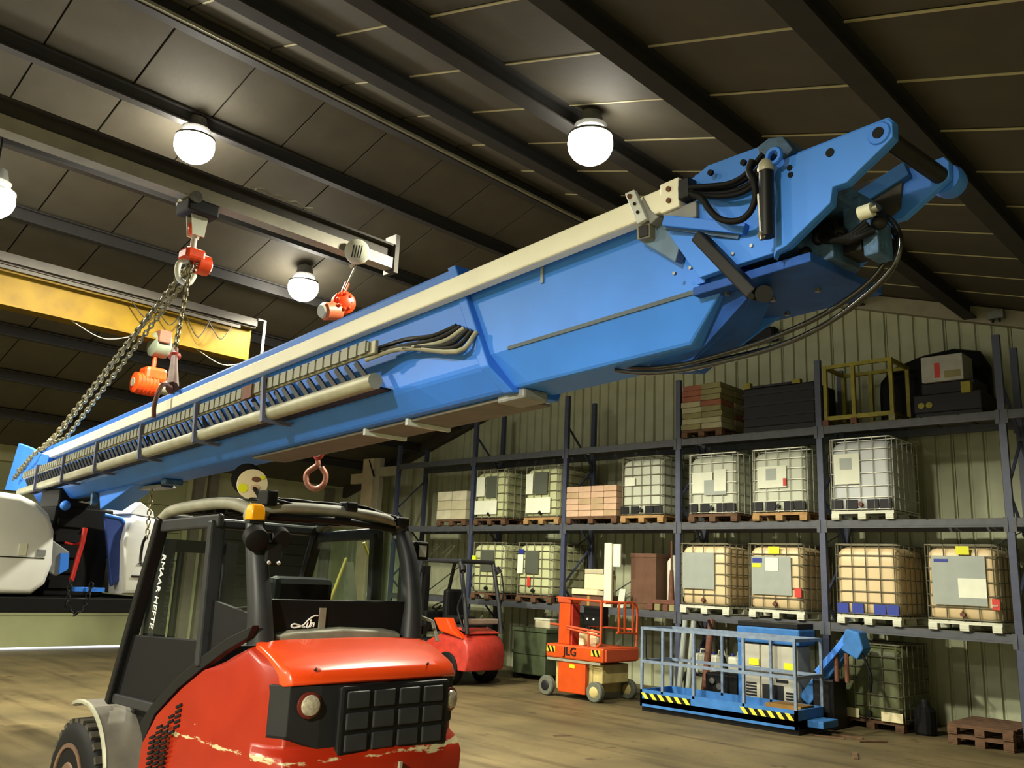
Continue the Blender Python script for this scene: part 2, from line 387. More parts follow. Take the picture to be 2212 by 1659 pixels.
for k in range(12):
    z0 = .0 + .3 * k; MB().box(-21.86, -21.80, D2[0], D2[1], z0, z0 + .285).build('shutter_slat', dark_m, d2)
struct(MB().box(XE, XE + .2, YS - .2, 15.9, 0, zroof(XE) + .1).build('wall_east', conc_m))
struct(MB().prism([(-22, YS, 0), (XE + .2, YS, 0), (XE + .2, YS, zroof(XE)), (RX, YS, RZ), (-22, YS, zroof(-22))], (0, -.2, 0)).build('wall_south', conc_m))

# ------------------------------------------------------------------ high-bay lamps
bulb = emit('lamp_globe', (1.0, 0.95, 0.82), 62.0); bulb_w = emit('lamp_globe_aged', (1.0, 0.95, 0.82), 24.0)
refl = mat('lamp_reflector', (120, 120, 116), 0.4, 0.6)
def lamp(x, y, z, label, group=None, power=1.0, glow=1.0):
    t = thing('highbay_lamp', label, 'lamp', (x, y, z), group=group)
    zr = zroof(x) - z
    MB().lathe((0, 0, .19), (0, 0, 1), [(0, .17), (.04, .19), (.07, .15), (.2, .12), (.22, .05), (.26, .03)], 20).build('gear_housing', refl, t, smooth=40)
    MB().cyl((0, 0, .43), (0, 0, zr), .012, 8).build('hanger', dark, t)
    MB().ball((0, 0, 0), .26, (1, 1, .92), 24, 14).build('globe', bulb if glow > .9 else bulb_w, t, smooth=70)
    MB().lathe((0, 0, .1), (0, 0, 1), [(-.015, .255), (.015, .255)], 24).build('globe_ring', refl, t)
    l = bpy.data.lights.new('highbay_light', 'SPOT'); l.energy = LAMP_W * power; l.color = LAMP_COL; l.spot_size = LAMP_CUT; l.spot_blend = 0.3; l.shadow_soft_size = .2
    o = bpy.data.objects.new('highbay_light', l); C.objects.link(o); o.parent = t; o.location = (0, 0, -.3)
    return t
def under_roof(u, v, drop):                  # point on a sight line that sits `drop` below the roof
    r = ray(u, v); lo, hi = 1.0, 60.0
    for _ in range(60):
        m_ = (lo + hi) / 2; p = CAM + r * m_
        if p.z > zroof(p.x) - drop: hi = m_
        else: lo = m_
    return CAM + r * lo
for (u, v, drop, k, lab) in ((420, 315, .45, 1.5, 'glaring high-bay lamp above the orange chain hook of the grey girder'), (1275, 312, .45, .75, 'glaring high-bay lamp nearest the gable wall, above the middle of the blue boom'),
                    (655, 622, .45, .5, 'glaring high-bay lamp low on the far roof slope, left of the small orange hoist'), (-18, 430, 1.3, .12, 'high-bay lamp half cut off by the left picture edge')):
    p = under_roof(u, v, drop); lamp(p.x, p.y, p.z, lab, 'high-bay lamps under the roof', k, 1.0 if u != 1275 else .4)
for (x, y, k, lab) in ((-1.6, -4.2, 2.3, 'unseen fill lamp added behind the camera over the boom head'), (-6.6, -4.6, .2, 'unseen fill lamp added behind the camera over the forklift'), (-11.9, -3.4, 1.9, 'unseen fill lamp added behind the camera over the turntable')):
    lamp(x, y, zroof(x) - .75, lab, 'high-bay lamps under the roof', k, .4)  # unseen fill lamps, added to brighten the boom side and covers

# ================================================================== PALLET RACK
RK0, RB, RY0, RY1 = -14.77, 2.8, 14.12, 15.12
LEV = (0.0, 1.535, 3.163, 4.74)
rk = thing('pallet_rack', 'tall blue-grey pallet racking along the corrugated gable wall', 'rack', (RK0, RY0, 0))
for k in range(-1, 6):
    x = RK0 + RB * k
    top = min(5.9, zroof(x) - .5)
    for y in (RY0 + .04, RY1 - .04):
        MB().box(x - .05, x + .05, y - .04, y - .03, 0, top).box(x - .05, x - .04, y - .03, y + .04, 0, top).box(x + .04, x + .05, y - .03, y + .04, 0, top).box(x - .08, x + .08, y - .06, y + .06, 0, .012).build('upright', rackm, rk, world=True)
    z = .25; s = 0
    while z < top - .9:
        y0, y1 = (RY0 + .06, RY1 - .06) if s % 2 == 0 else (RY1 - .06, RY0 + .06)
        MB().bar((x, y0, z), (x, y1, z + .8), .03, .04, (1, 0, 0)).build('brace', rackm, rk, world=True); z += .84; s += 1
for k in range(-1, 5):
    x0, x1 = RK0 + RB * k + .055, RK0 + RB * (k + 1) - .055
    for lv in LEV[1:]:
        for y in (RY0 - .0, RY1 - .05):
            MB().box(x0, x1, y, y + .05, lv - .13, lv - .01).box(x0, x1, y - .004, y, lv - .10, lv - .04).build('beam', rackb, rk, world=True)
            for xx in (x0, x1): MB().box(xx - .03, xx + .03, y - .012, y - .002, lv - .2, lv + .01).build('beam_connector', rackb, rk, world=True)
        n = 5
        for i in range(n):
            a = x0 + (x1 - x0) * i / n; MB().box(a + .02, a + (x1 - x0) / n - .02, RY0 + .0, RY1, lv - .01, lv).build('deck_panel', rackk, rk, world=True)
    MB().bar((x0, RY1 + .22, 1.6), (x1, RY1 + .22, 3.1), .01, .04, (0, 1, 0)).build('rear_brace', rackb, rk, world=True)

# ------------------------------------------------------------------ pallets and caged tanks
def pallet_parts(root, kind, W=1.0, Dp=1.2, H=.14):
    m = {'wood': wood, 'old': wood_d, 'plastic': plast_w, 'black': dark}[kind]
    key = ('pal', kind, W, Dp)
    if key not in CACHE:
        mb = MB()
        for i in range(6):
            y = Dp * i / 6; mb.box(0, W, y + .02, y + Dp / 6 - .02, H - .025, H)
        for y in (.02, Dp / 2 - .05, Dp - .12): mb.box(0, W, y, y + .1, H - .047, H - .026)
        deck = mb.build('pallet', m, root)
        rb = MB().box(0, .13, 0, .14, .022, H - .047).box(0, .13, Dp / 2 - .07, Dp / 2 + .07, .022, H - .047).box(0, .13, Dp - .14, Dp, .022, H - .047).box(0, .13, 0, Dp, 0, .022).build('pallet_runner', m, deck, bevel=.006)
        CACHE[key] = (deck, rb)
    else:
        deck0, rb = CACHE[key]; deck = inst(deck0, 'pallet', root); inst(rb, 'pallet_runner', deck)
    for x in ((W - .13) / 2, W - .13): inst(rb, 'pallet_runner', deck, (x, 0, 0))
    return deck
CACHE = {}
def rbox_ring(x0, x1, y0, y1, z, r, n=4):
    out = []
    for cx, cy, a0 in ((x1 - r, y0 + r, -90), (x1 - r, y1 - r, 0), (x0 + r, y1 - r, 90), (x0 + r, y0 + r, 180)):
        for k in range(n + 1):
            a = math.radians(a0 + 90 * k / n); out.append((cx + r * math.cos(a), cy + r * math.sin(a), z))
    return out
def ibc(x, y, z, label, tank=None, cage=None, pallet='wood', plates=(), guard=None, H=1.1, Wd=1.0, valve=True, rotz=0.0, group='caged liquid tanks on the racking', Dp=1.2):
    """x = left front corner. plates: (material, x0, x1, z0, z1) on the front cage"""
    tank = tank or tank_w; cage = cage or cage_d
    t = thing('caged_tank', label, 'tank', (x, y, z), rotz, group)
    pallet_parts(t, pallet, Wd, Dp)
    b = .145
    key = ('tank', tank.name, H, Wd)
    if key in CACHE: tk = inst(CACHE[key], 'tank', t)
    else:
        rr = [rbox_ring(.07, Wd - .07, .07, Dp - .07, b + .01, .10)]
        for (dz, g) in ((.05, .028), (.2, .022), (.4, .024), (.6, .022), (H - .30, .024), (H - .14, .03), (H - .08, .06), (H - .05, .12)):
            rr.append(rbox_ring(g, Wd - g, g, Dp - g, b + dz, .10 if g < .05 else .12))
        tk = MB().loft(rr).build('tank', tank, t, smooth=50); CACHE[key] = tk
    key = ('cap',)
    if key in CACHE: inst(CACHE[key], 'filler_cap', t, (Wd / 2 - .5, 0, H - 1.1))
    else:
        c = MB().lathe((.5, .6, b + 1.04), (0, 0, 1), [(0, .12), (.05, .12), (.055, .105), (.075, .10)], 16).build('filler_cap', soot, t, (Wd / 2 - .5, 0, H - 1.1)); c.location = (Wd / 2 - .5, 0, H - 1.1); CACHE[key] = c
    key = ('cage', cage.name, H, Wd)
    if key in CACHE: inst(CACHE[key], 'cage', t)
    else:
        mb = MB(); r = .009; zs = [b + .02] + [b + .02 + (H - .03) * f for f in (.16, .32, .50, .68, .84, 1.0)]
        for i, zz in enumerate(zs): mb.tube(rbox_ring(.0, Wd, .0, Dp, zz, .05, 2), r * (1.3 if i in (0, 6) else 1), 5, closed=True)
        nx = 5
        for i in range(nx):
            xx = .06 + (Wd - .12) * i / (nx - 1)
            for yy in (-.004, Dp + .004): mb.tube([(xx, yy, b), (xx, yy, b + H)], r, 5)
        for i in range(6):
            yy = .06 + (Dp - .12) * i / 5
            for xx in (-.004, Wd + .004): mb.tube([(xx, yy, b), (xx, yy, b + H)], r, 5)
        for yy in (.3, .9): mb.tube([(0, yy, b + H - .01), (Wd, yy, b + H - .01)], r, 5)
        CACHE[key] = mb.build('cage', cage, t)
    for pi_, (m, a, c, d, e) in enumerate(plates):
        MB().box(a * Wd, c * Wd, -.018 - .0025 * pi_, -.012, b + d * H, b + e * H).build('label_plate' if m in (tag_g, tag_d) else 'sticker', m, t)
    if guard:
        for a in (0.0, .24, .58, .78):
            MB().box(a * Wd + .02, (a + .2) * Wd, -.012, .02, b + .02, b + .17).build('corner_guard', guard, t)
    if valve:
        MB().cyl((Wd / 2, .05, b + .09), (Wd / 2, -.05, b + .09), .035, 10).cyl((Wd / 2, -.03, b + .09), (Wd / 2, -.03, b + .14), .012, 6).build('outlet_valve', rust if pallet == 'plastic' else soot, t)
    return t
FY = 14.06
L1, L2, L3 = (z + .003 for z in LEV[1:])
# second shelf, left to right
ibc(-14.62, FY, L2, 'caged tank with dark plate and red print next to the pale cartons, upper shelf', tank_y, cage_d, 'old', [(tag_d, .38, .72, .42, .86), (tag_w, .08, .34, .45, .85), (red_s, .2, .3, .18, .3), (red_s, .36, .42, .18, .3), (tag_w, .05, .75, .08, .36)])
ibc(-13.06, FY, L2, 'caged tank with dark square plate beside the pallet of pink cartons on the upper shelf', tank_y, cage_d, 'wood', [(tag_d, .3, .68, .44, .88), (tag_w, .06, .26, .45, .85), (red_s, .42, .5, .16, .36), (tag_w, .08, .78, .08, .38)])
ibc(-10.46, FY, L2, 'dim caged tank with a small white tag, right of the pink cartons', tank_w, cage_d, 'wood', [(tag_w, .12, .36, .5, .64)], guard=dark, H=1.14)
ibc(-8.9, FY, L2, 'upper shelf caged tank with a wide grey-white label and bright sticker at its right edge', tank_w, cage_l, 'old', [(tag_w, .1, .52, .34, .68), (tag_g, .35, .8, .3, .55), (tag_w, .56, .8, .36, .72)], guard=dark)
ibc(-7.6, FY, L2, 'upper shelf caged tank with a diamond-marked white label on a clean wooden pallet', tank_w, cage_l, 'wood', [(tag_w, .12, .66, .38, .72), (tag_g, .28, .48, .5, .68), (red_s, .6, .66, .4, .52)], guard=dark)
ibc(-6.18, FY, L2, 'upper shelf caged tank standing alone on a white plastic pallet near the bare wall', mat('bluish_tank', (186, 190, 190), .45, var=.08), cage_l, 'plastic', [(tag_w, .08, .5, .36, .78), (tag_g, .18, .38, .56, .72)], guard=dark, H=1.18)
# first shelf
ibc(-14.6, FY, L1, 'lower shelf caged tank partly hidden behind the second red forklift', tank_y, cage_d, 'old', [(tag_d, .3, .7, .42, .84)])
ibc(-13.2, FY, L1, 'lower shelf caged tank with dark plate and red mark, right of the second red forklift', tank_y, cage_d, 'old', [(tag_d, .26, .64, .40, .84), (tag_w, .04, .2, .4, .76), (blu_s, .06, .22, .78, .86), (red_s, .34, .42, .16, .34)])
ibc(-9.08, FY, L1, 'cream caged tank with a large plain grey plate on the lower shelf', tank_c, cage_d, 'plastic', [(tag_g, .07, .72, .26, .84)])
ibc(-7.7, FY, L1, 'cream caged tank with grey plate, blue logo and red stripe label', tank_c, cage_d, 'plastic', [(tag_g, .08, .8, .22, .8), (yel_s, .4, .6, .84, .95), (blu_s, .1, .28, .7, .77), (yel_s, .1, .26, .63, .69), (tag_w, .34, .58, .58, .78), (red_s, .86, .98, .2, .33)])
ibc(-6.15, FY, L1, 'plain cream caged tank with blue bottom corner guards', tank_c, cage_d, 'plastic', [], guard=mat('blue_guard', (28, 52, 150), .5), valve=False)
bt = ibc(-4.76, FY, L1, 'cream caged tank with a very large pale plate, lowest right on the shelf', tank_c, cage_d, 'plastic', [(tag_g, .1, .84, .2, .84), (tag_w, .46, .84, .3, .55), (blu_s, .14, .34, .76, .8), (yel_s, .46, .64, .86, .97), (red_s, .9, 1.0, .16, .3)])
for t_, s_, o_, sz in ((bt, 'INV', (.895, -.034, .36), .05),):
    letters(s_, 'print', tag_w, t_, o_, (1, 0, 0), (0, 0, 1), sz, .002, world=False)
# floor level
ibc(-6.2, FY + .03, 0, 'dark green caged tank on the floor under the rack', tank_g, cage_d, 'old', [(foam, .0, .34, .0, .12), (foam, .68, 1.0, .0, .12)], H=1.12, group=None)

# ------------------------------------------------------------------ palletised cartons, sacks and shelf clutter
def stack(name, label, cat, x, y, z, nx, ny, nz, W, Dp, H, m_list, part, pallet='old', jit=.006, group=None):
    t = thing(name, label, cat, (x, y, z), 0, group); pallet_parts(t, pallet, W, Dp)
    bx, by, bz = W / nx, Dp / ny, H / nz; base = {}
    for k in range(nz):
        for j in range(ny):
            for i in range(nx):
                if 0 < j < ny - 1 and 0 < i < nx - 1 and k < nz - 1: continue
                m = m_list[(R_.randrange(len(m_list)))]
                if m.name not in base: base[m.name] = o = MB().box(.004, bx - .004, .004, by - .004, .002, bz - .002).build(part, m, t, bevel=.01)
                else: o = inst(base[m.name], part, t)
                o.location = (bx * i + R_.uniform(-jit, jit), by * j + R_.uniform(-jit, jit), .14 + bz * k)
    return t
stack('carton_pallet', 'pallet of pinkish cartons stacked four high on the upper shelf', 'cartons', -11.86, FY, L2, 4, 3, 5, 1.3, 1.0, .62, [box_k, box_k, mat('tan_carton', (186, 158, 122), .8)], 'carton', 'old')
stack('carton_pallet', 'pale cartons stacked at the far left end of the upper shelf', 'cartons', -15.9, FY, L2, 2, 3, 3, 1.0, 1.0, .66, [box_p, mat('light_carton', (204, 198, 170), .8)], 'carton', 'old')
stack('sack_pallet', 'tall pallet of greenish and reddish sacks on the top shelf', 'sacks', -9.05, FY, L3, 2, 2, 8, .86, 1.0, .86, [sack, sack, sack_r, mat('pale_sack', (168, 164, 128), .85)], 'sack', 'old', .014)

# top shelf clutter
def ybar_frame():
    t = thing('yellow_cage', 'dull yellow open cage frame with red corner ends on the top shelf', 'frame', (-6.26, 14.2, L3))
    for x in (0.0, .48, 1.1):
        for y in (0.0, .75): MB().bar((x, y, .1), (x, y, 1.05), .06, .06).build('frame_post', dimy, t)
    for y in (0.0, .75):
        MB().bar((0, y, .13), (1.1, y, .13), .05, .07).build('frame_rail', dimy, t); MB().bar((0, y, 1.02), (1.1, y, 1.02), .05, .06).build('frame_rail', dimy, t)
    for x in (0.0, 1.1):
        MB().bar((x, 0, .13), (x, .75, .13), .05, .06).build('frame_rail', dimy, t); MB().bar((x, 0, 1.02), (x, .75, 1.02), .05, .06).build('frame_rail', dimy, t)
    for x, m in ((0, rust), (.48, rust), (1.1, sack)): MB().box(x - .05, x + .05, -.06, .06, 0, .1).build('frame_foot', m, t)
    return t
ybar_frame()
t = thing('engine_unit', 'dark machine with yellow parts under the white box, top shelf right', 'machine', (-4.85, 14.25, L3))
MB().box(0, 1.0, 0, .8, .08, .38).box(.1, .9, .1, .7, .38, .58).build('machine_body', soot, t, bevel=.02)
MB().box(.02, .98, .02, .1, 0, .08).box(.02, .98, .7, .78, 0, .08).build('skid', dark, t)
for x in (.12, .24): MB().lathe((x, -.02, .2), (0, 1, 0), [(0, .05), (.08, .05), (.1, .03)], 12).build('yellow_coupling', dimy, t)
MB().box(.72, .86, -.03, .1, .34, .52).build('yellow_housing', dimy, t, bevel=.01)
t = thing('white_box', 'white box with a red vertical mark on top of the dark machine', 'box', (-4.72, 14.3, L3 + .58))
MB().box(0, .62, 0, .5, 0, .42).build('carton', mat('grey_white_box', (170, 170, 162), .7), t, bevel=.01)
MB().box(.2, .28, -.004, 0, .06, .3).build('red_mark', red_s, t); MB().box(.34, .58, -.004, 0, .05, .16).build('printed_panel', sack, t)
t = thing('dark_crate', 'black crate beside the sack pallet on the top shelf', 'crate', (-7.82, 14.2, L3))
MB().box(0, 1.36, 0, .85, .1, .82).build('crate_body', dark, t, bevel=.02)
for z in (.28, .5, .7): MB().box(-.01, 1.37, -.015, 0, z - .02, z + .02).build('crate_batten', soot, t)
MB().box(.0, 1.36, 0, .12, 0, .1).box(0, 1.36, .73, .85, 0, .1).build('crate_foot', soot, t)
MB().bar((.1, .05, .85), (1.1, .05, .85), .03, .04).build('yellow_strap_bar', soot, t); MB().box(.95, 1.1, 0, .1, .82, .9).build('yellow_block', dimy, t); MB().box(.02, .14, 0, .1, .82, .93).build('yellow_block', dimy, t)
t = thing('shaded_load', 'large load sheeted in black for the shade at the back of the top shelf', 'load', (-5.7, 15.13, L3))
MB().loft([[(x, y, z) for (y, z) in ((0, 0), (0, .8 + d), (.06, 1.0 + d), (.16, 1.04 + d), (.16, 0))] for x, d in ((0, -.12), (.2, .1), (.7, .25), (1.2, .3), (1.6, .2), (1.75, -.1))]).build('sheet', black, t, smooth=40)  # black sheet stands for goods lying in the shelf's shade
t = thing('wall_floodlight', 'black boxy floodlight fixed high on the corrugated wall under the boom tip', 'floodlight', (-8.1, 15.6, 6.9))
MB().box(-.36, .36, -.3, -.08, -.12, .14).build('lamp_body', black, t, bevel=.03); MB().bar((0, -.1, 0), (0, 0, 0), .08, .1).build('bracket', dark, t); MB().box(-.3, .3, -.31, -.3, -.09, .1).build('lens', soot, t)
t = thing('roof_junction_box', 'small pale junction box on the roof beam at far right', 'box', (-3.84, 15.38, 7.0 - .5))
MB().box(-.12, .12, -.1, .05, 0, .14).build('box_body', plate_g, t, bevel=.01); MB().cyl((-.05, -.05, 0), (-.05, -.05, -.06), .02, 8).cyl((.05, -.05, 0), (.05, -.05, -.06), .02, 8).build('cable_gland', soot, t)
# first shelf clutter behind the orange lift
def simple(name, label, cat, loc, parts, rotz=0, group=None):
    t = thing(name, label, cat, loc, rotz, group)
    for (n, m, b, bev) in parts: b.build(n, m, t, bevel=bev)
    return t
simple('cardboard_box', 'wide brown cardboard box on the shelf under the cream foam blocks', 'box', (-11.75, 14.2, L1), [('carton', card, MB().box(0, .86, 0, .7, 0, .21), .006), ('tape', kraft, MB().box(.4, .46, -.004, .7, 0, .213), 0)])
simple('foam_slab', 'flat cream foam slab lying above the orange lift', 'foam', (-11.72, 14.15, L1 + .214), [('foam', foam, MB().box(0, .66, 0, .5, 0, .11), .015), ('foam_edge', box_p, MB().box(.66, .80, 0, .45, 0, .09), .01)])
simple('foam_block', 'cream foam block standing on the foam slab', 'foam', (-11.42, 14.18, L1 + .325), [('foam', foam, MB().box(0, .5, 0, .4, 0, .3), .015), ('foam_lid', box_p, MB().box(.0, .48, .0, .4, .302, .40), .015)])
simple('white_board', 'tall narrow white board standing upright behind the orange lift', 'board', (-10.86, 14.1, L1), [('board', mat('white_board', (226, 220, 196), .7, var=.08), MB().box(0, .17, 0, .05, 0, 1.24), .004), ('board_edge', box_p, MB().box(.17, .19, .0, .05, 0, 1.22), 0), ('side_flap', tag_w, MB().box(.2, .38, .02, .05, .78, 1.22), .003)])
simple('white_scrap', 'small pale scrap of board leaning behind the orange lift gate', 'board', (-10.6, 14.2, L1), [('board', mat('white_board_2', (200, 206, 190), .7, var=.08), MB().prism([(0, 0, 0), (.14, 0, 0), (.2, 0, .36), (.05, 0, .36)], (0, .03, 0)), .003)])
t = thing('cardboard_crate', 'large dark brown cardboard crate on the lower shelf right of the white boards', 'crate', (-10.47, 14.45, L1))
MB().box(0, .6, 0, .6, .1, 1.02).build('crate_body', card, t, bevel=.01); MB().box(-.01, .61, -.01, .61, .98, 1.06).build('crate_lid', card, t, bevel=.01); MB().box(0, .6, 0, .1, 0, .1).box(0, .6, .5, .6, 0, .1).build('crate_runner', wood_d, t)
for i, x in enumerate((-9.64, -9.36)):
    t = thing('white_drum', ('left' if i == 0 else 'right') + ' one of two tall white drums on the lower shelf behind the rusty stand', 'drum', (x, 14.72, L1), group='white drums behind the stand')
    MB().lathe((0, 0, 0), (0, 0, 1), [(0, .12), (.02, .13), (.9, .13), (.94, .11), (1.0, .06), (1.04, .06)], 18).build('drum_body', plast_w, t, smooth=40); MB().lathe((0, 0, 1.04), (0, 0, 1), [(0, .05), (.06, .05)], 10).build('drum_cap', soot, t)
t = thing('rusty_stand', 'rusty stand with upright pole and clamp feet at the shelf edge', 'stand', (-9.65, 14.2, L1))
MB().box(-.2, .36, .0, .3, .12, .2).build('stand_base', rust, t, bevel=.01); MB().cyl((.2, .15, .2), (.2, .15, .75), .06, 10, .035).cyl((.2, .15, .75), (.2, .15, 1.3), .02, 8).build('pole', rust, t, smooth=40)
for i, x in enumerate((-.16, .0, .18, .32)): MB().box(x - .06, x + .06, -.04, .14, 0, .12).build('foot', (rust, sack)[i % 2], t, bevel=.012)
# floor level under the rack
simple('green_bin', 'dark green steel bin on the floor left of the orange lift', 'bin', (-13.1, 13.95, 0), [('bin_body', green_d, MB().box(0, .9, 0, .9, .1, 1.0), .02), ('bin_rim', green_d, MB().box(-.03, .93, -.03, .93, .95, 1.02), .01), ('bin_foot', dark, MB().box(.02, .12, .0, .9, 0, .1).box(.78, .88, 0, .9, 0, .1), 0), ('bin_rib', green_d, MB().box(-.02, .92, -.02, .0, .5, .56), 0)])
simple('grey_container', 'small pale container on top of the dark green bin', 'container', (-12.75, 14.2, 1.02), [('container_body', box_p, MB().box(0, .42, 0, .3, 0, .16), .02), ('container_lid', plast_w, MB().box(-.01, .43, -.01, .31, .16, .2), .01)])
simple('black_barrel', 'black and white barrel between the second red forklift and the green bin', 'barrel', (-13.15, 13.2, 0), [('barrel_body', plast_w, MB().lathe((0, 0, 0), (0, 0, 1), [(0, .2), (.05, .22), (.75, .22), (.8, .19)], 18), 0), ('barrel_top', black, MB().lathe((0, 0, .8), (0, 0, 1), [(0, .22), (.3, .22), (.33, .18)], 18), 0)])
for i, x in enumerate((-8.95, -8.58, -8.21)):
    t = thing('jerrycan', ('first', 'second', 'third')[i] + ' white jerrycan from the left on the pallet behind the blue platform', 'jerrycan', (x, 14.2, .5), group='white jerrycans')
    MB().box(0, .28, 0, .3, 0, .34).build('can_body', plast_w, t, bevel=.04); MB().cyl((.07, .08, .34), (.07, .08, .39), .03, 10).build('can_cap', blu_s, t); MB().tube([(.12, .15, .33), (.13, .15, .41), (.23, .15, .41), (.25, .15, .33)], .015, 6).build('can_handle', plast_w, t)
simple('low_table', 'low steel table carrying the white jerrycans', 'table', (-9.02, 14.1, 0), [('table_top', soot, MB().box(0, 1.3, 0, .8, .46, .5), 0), ('table_leg', dark, MB().box(0, .06, 0, .06, 0, .46), 0), ('table_leg', dark, MB().box(1.24, 1.3, 0, .06, 0, .46), 0), ('table_leg', dark, MB().box(0, .06, .74, .8, 0, .46), 0), ('table_leg', dark, MB().box(1.24, 1.3, .74, .8, 0, .46), 0)])
for i, x in enumerate((-8.98, -8.8)):
    simple('grey_pipe', ('left' if i == 0 else 'right') + ' upright grey pipe behind the blue platform rail', 'pipe', (x, 13.85, 0), [('pipe_body', tag_g, MB().cyl((0, 0, 0), (.02, .2, 1.4), .05, 12), 0), ('pipe_collar', soot, MB().cyl((0, 0.01, .1), (0, .03, .16), .058, 12), 0)], group='upright grey pipes')
simple('rusty_post', 'brown rusty post leaning on the rack behind the blue platform', 'post', (-8.42, 13.75, 0), [('post_body', rust, MB().cyl((0, 0, 0), (.0, .3, 1.45), .06, 12), 0), ('post_base', dark, MB().box(-.12, .12, -.12, .12, 0, .05), 0)])
simple('black_hose', 'curved black hose leaning beside the rusty post', 'hose', (-8.3, 13.75, 0), [('hose_body', black, MB().tube(bez([(0, 0, 1.45), (.12, 0, 1.2), (.28, .05, .8), (.36, .1, .3), (.4, .1, .03)]), .025, 8), 0)])
for i, (x, y) in enumerate(((-7.68, 14.1),)):
    simple('battery_crate', 'black crate on the floor behind the cabinet of the blue platform', 'crate', (x, y, 0), [('crate_body', dark, MB().box(0, .75, 0, .8, .05, .5), .02), ('crate_lid', soot, MB().box(-.01, .76, -.01, .81, .5, .55), .01), ('crate_foot', black, MB().box(0, .1, 0, .8, 0, .05).box(.65, .75, 0, .8, 0, .05), 0)], group=None)
for i in range(2):
    t = thing('wooden_pallet', ('bottom' if i == 0 else 'top') + ' weathered wooden pallet of the low pile at the right end of the rack', 'pallet', (-4.5, 13.8, .141 * i), group='weathered pallets on the floor'); pallet_parts(t, 'old', .84, 1.2)
simple('black_canister', 'black canister on the floor left of the weathered pallets', 'canister', (-4.98, 14.35, 0), [('canister_body', black, MB().lathe((0, 0, 0), (0, 0, 1), [(0, .15), (.03, .16), (.34, .16), (.4, .1), (.46, .06)], 16), 0), ('canister_cap', soot, MB().cyl((0, 0, .46), (0, 0, .5), .05, 10), 0)])
simple('red_hydrant_cap', 'red funnel standing on the dark green tank', 'funnel', (-6.0, 14.4, 1.272), [('funnel_cone', red_p, MB().lathe((0, 0, 0), (0, 0, 1), [(0, .10), (.02, .10), (.07, .05), (.08, .04)], 14), 0), ('funnel_neck', red_p, MB().cyl((0, 0, .08), (0, 0, .11), .03, 10), 0)])
for i, (x, y, a) in enumerate(((-5.75, 12.7, .3), (-5.2, 12.9, 1.0), (-4.9, 11.6, 2.0), (-5.6, 13.0, .1))):
    t = thing('wood_offcut', 'thin dark wood offcut on the floor ' + ('in front of the green tank', 'right of the green tank', 'nearest the camera at right', 'just beside the green tank base')[i], 'offcut', (x, y, 0), a, 'wood offcuts on the floor')
    MB().box(-.22, .22, -.03, .03, 0, .02).build('offcut', wood_d, t, bevel=.004)

# ================================================================== ORANGE MAST LIFT
t = thing('mast_lift', 'small orange and cream mast lift with railed platform in front of the rack', 'lift', (-10.85, 12.4, 0)); JL = t
def wheel(par, x, y0, y1, z, r, mt=black, mh=greyrail, name='wheel'):
    w_ = MB().lathe((x, y0, z), (0, 1, 0), [(0, r * .55), (0, r * .9), (.02, r), (y1 - y0 - .02, r), (y1 - y0, r * .9), (y1 - y0, r * .55)], 22).build(name, mt, par, smooth=40)
    MB().lathe((x, y0 - .012, z), (0, 1, 0), [(0, r * .25), (.006, r * .5), (.014, r * .56)], 16).build('hub', mh, w_, smooth=40)
    return w_
tyre_g = mat('grey_tyre', (96, 98, 84), .8, var=.3, scale=20)
for x, y in ((.02, .0), (1.12, .0), (.02, .95), (1.12, .95)): wheel(t, x, y, y + .11, .17, .17, tyre_g, cream if x > 1 else soot)
MB().box(.16, 1.0, .12, .98, .12, .6).box(.95, 1.2, .14, .9, .3, .62).build('chassis', cream, t, bevel=.02)
MB().box(.3, .92, .02, .12, .10, .62).build('battery_box', jlg_o, t, bevel=.015)
MB().box(.56, .68, .012, .02, .52, .58).build('yellow_sticker', yel_s, t)
MB().box(.05, 1.25, .0, .02, .62, .66).build('bumper_strip', greyrail, t)
MB().box(.0, 1.3, .02, 1.04, .66, .9).build('platform_base', jlg_o, t, bevel=.03)
MB().box(1.3, 1.34, .06, 1.0, .68, .88).build('end_panel', jlg_d, t, bevel=.01)
for x in (.12, 1.14):
    MB().box(x - .1, x + .1, .012, .02, .76, .86).build('hazard_sticker', mat('hazard_yellow', (216, 190, 40), .6), t)
    for k in range(2): MB().prism([(x - .08 + .09 * k, .008, .86), (x - .04 + .09 * k, .008, .86), (x + .0 + .09 * k, .008, .76), (x - .04 + .09 * k, .008, .76)], (0, .004, 0)).build('hazard_bar', black, t)
letters('JLG', 'logo', soot, t, (.42, .008, .73), (1, 0, 0), (0, 0, 1), .2, .006, world=False)
MB().box(.2, .46, .12, .38, .9, 1.68).build('mast', jlg_o, t, bevel=.012)
MB().box(.46, .5, .15, .35, .9, 1.6).build('mast_rail', red_2, t)
MB().box(.18, .48, .10, .40, 1.62, 1.72).build('mast_cap', jlg_d, t, bevel=.01)
MB().tube([(.0, .3, 1.7), (.6, .05, 1.7), (1.22, .05, 1.68)], .024, 8).tube([(1.22, .05, 1.68), (1.22, .05, 1.15), (1.22, .05, .98), (1.12, .05, .9)], .024, 8).tube([(.46, .05, 1.22), (1.22, .05, 1.16)], .022, 8).tube([(.46, .05, 1.18), (1.2, .05, 1.1)], .02, 8).build('front_rail', jlg_d, t, smooth=50)
MB().tube([(.95, .05, 1.14), (.95, .05, .9)], .02, 8).tube([(-.15, .3, 1.22), (.2, .25, 1.22)], .02, 8).build('rail_post', jlg_d, t, smooth=50)
MB().tube(bez([(1.26, .1, 1.66), (1.28, .5, 1.66), (1.28, .98, 1.64), (1.28, 1.02, 1.2), (1.28, 1.0, .9)], 6), .022, 8).build('end_rail', jlg_d, t, smooth=50)
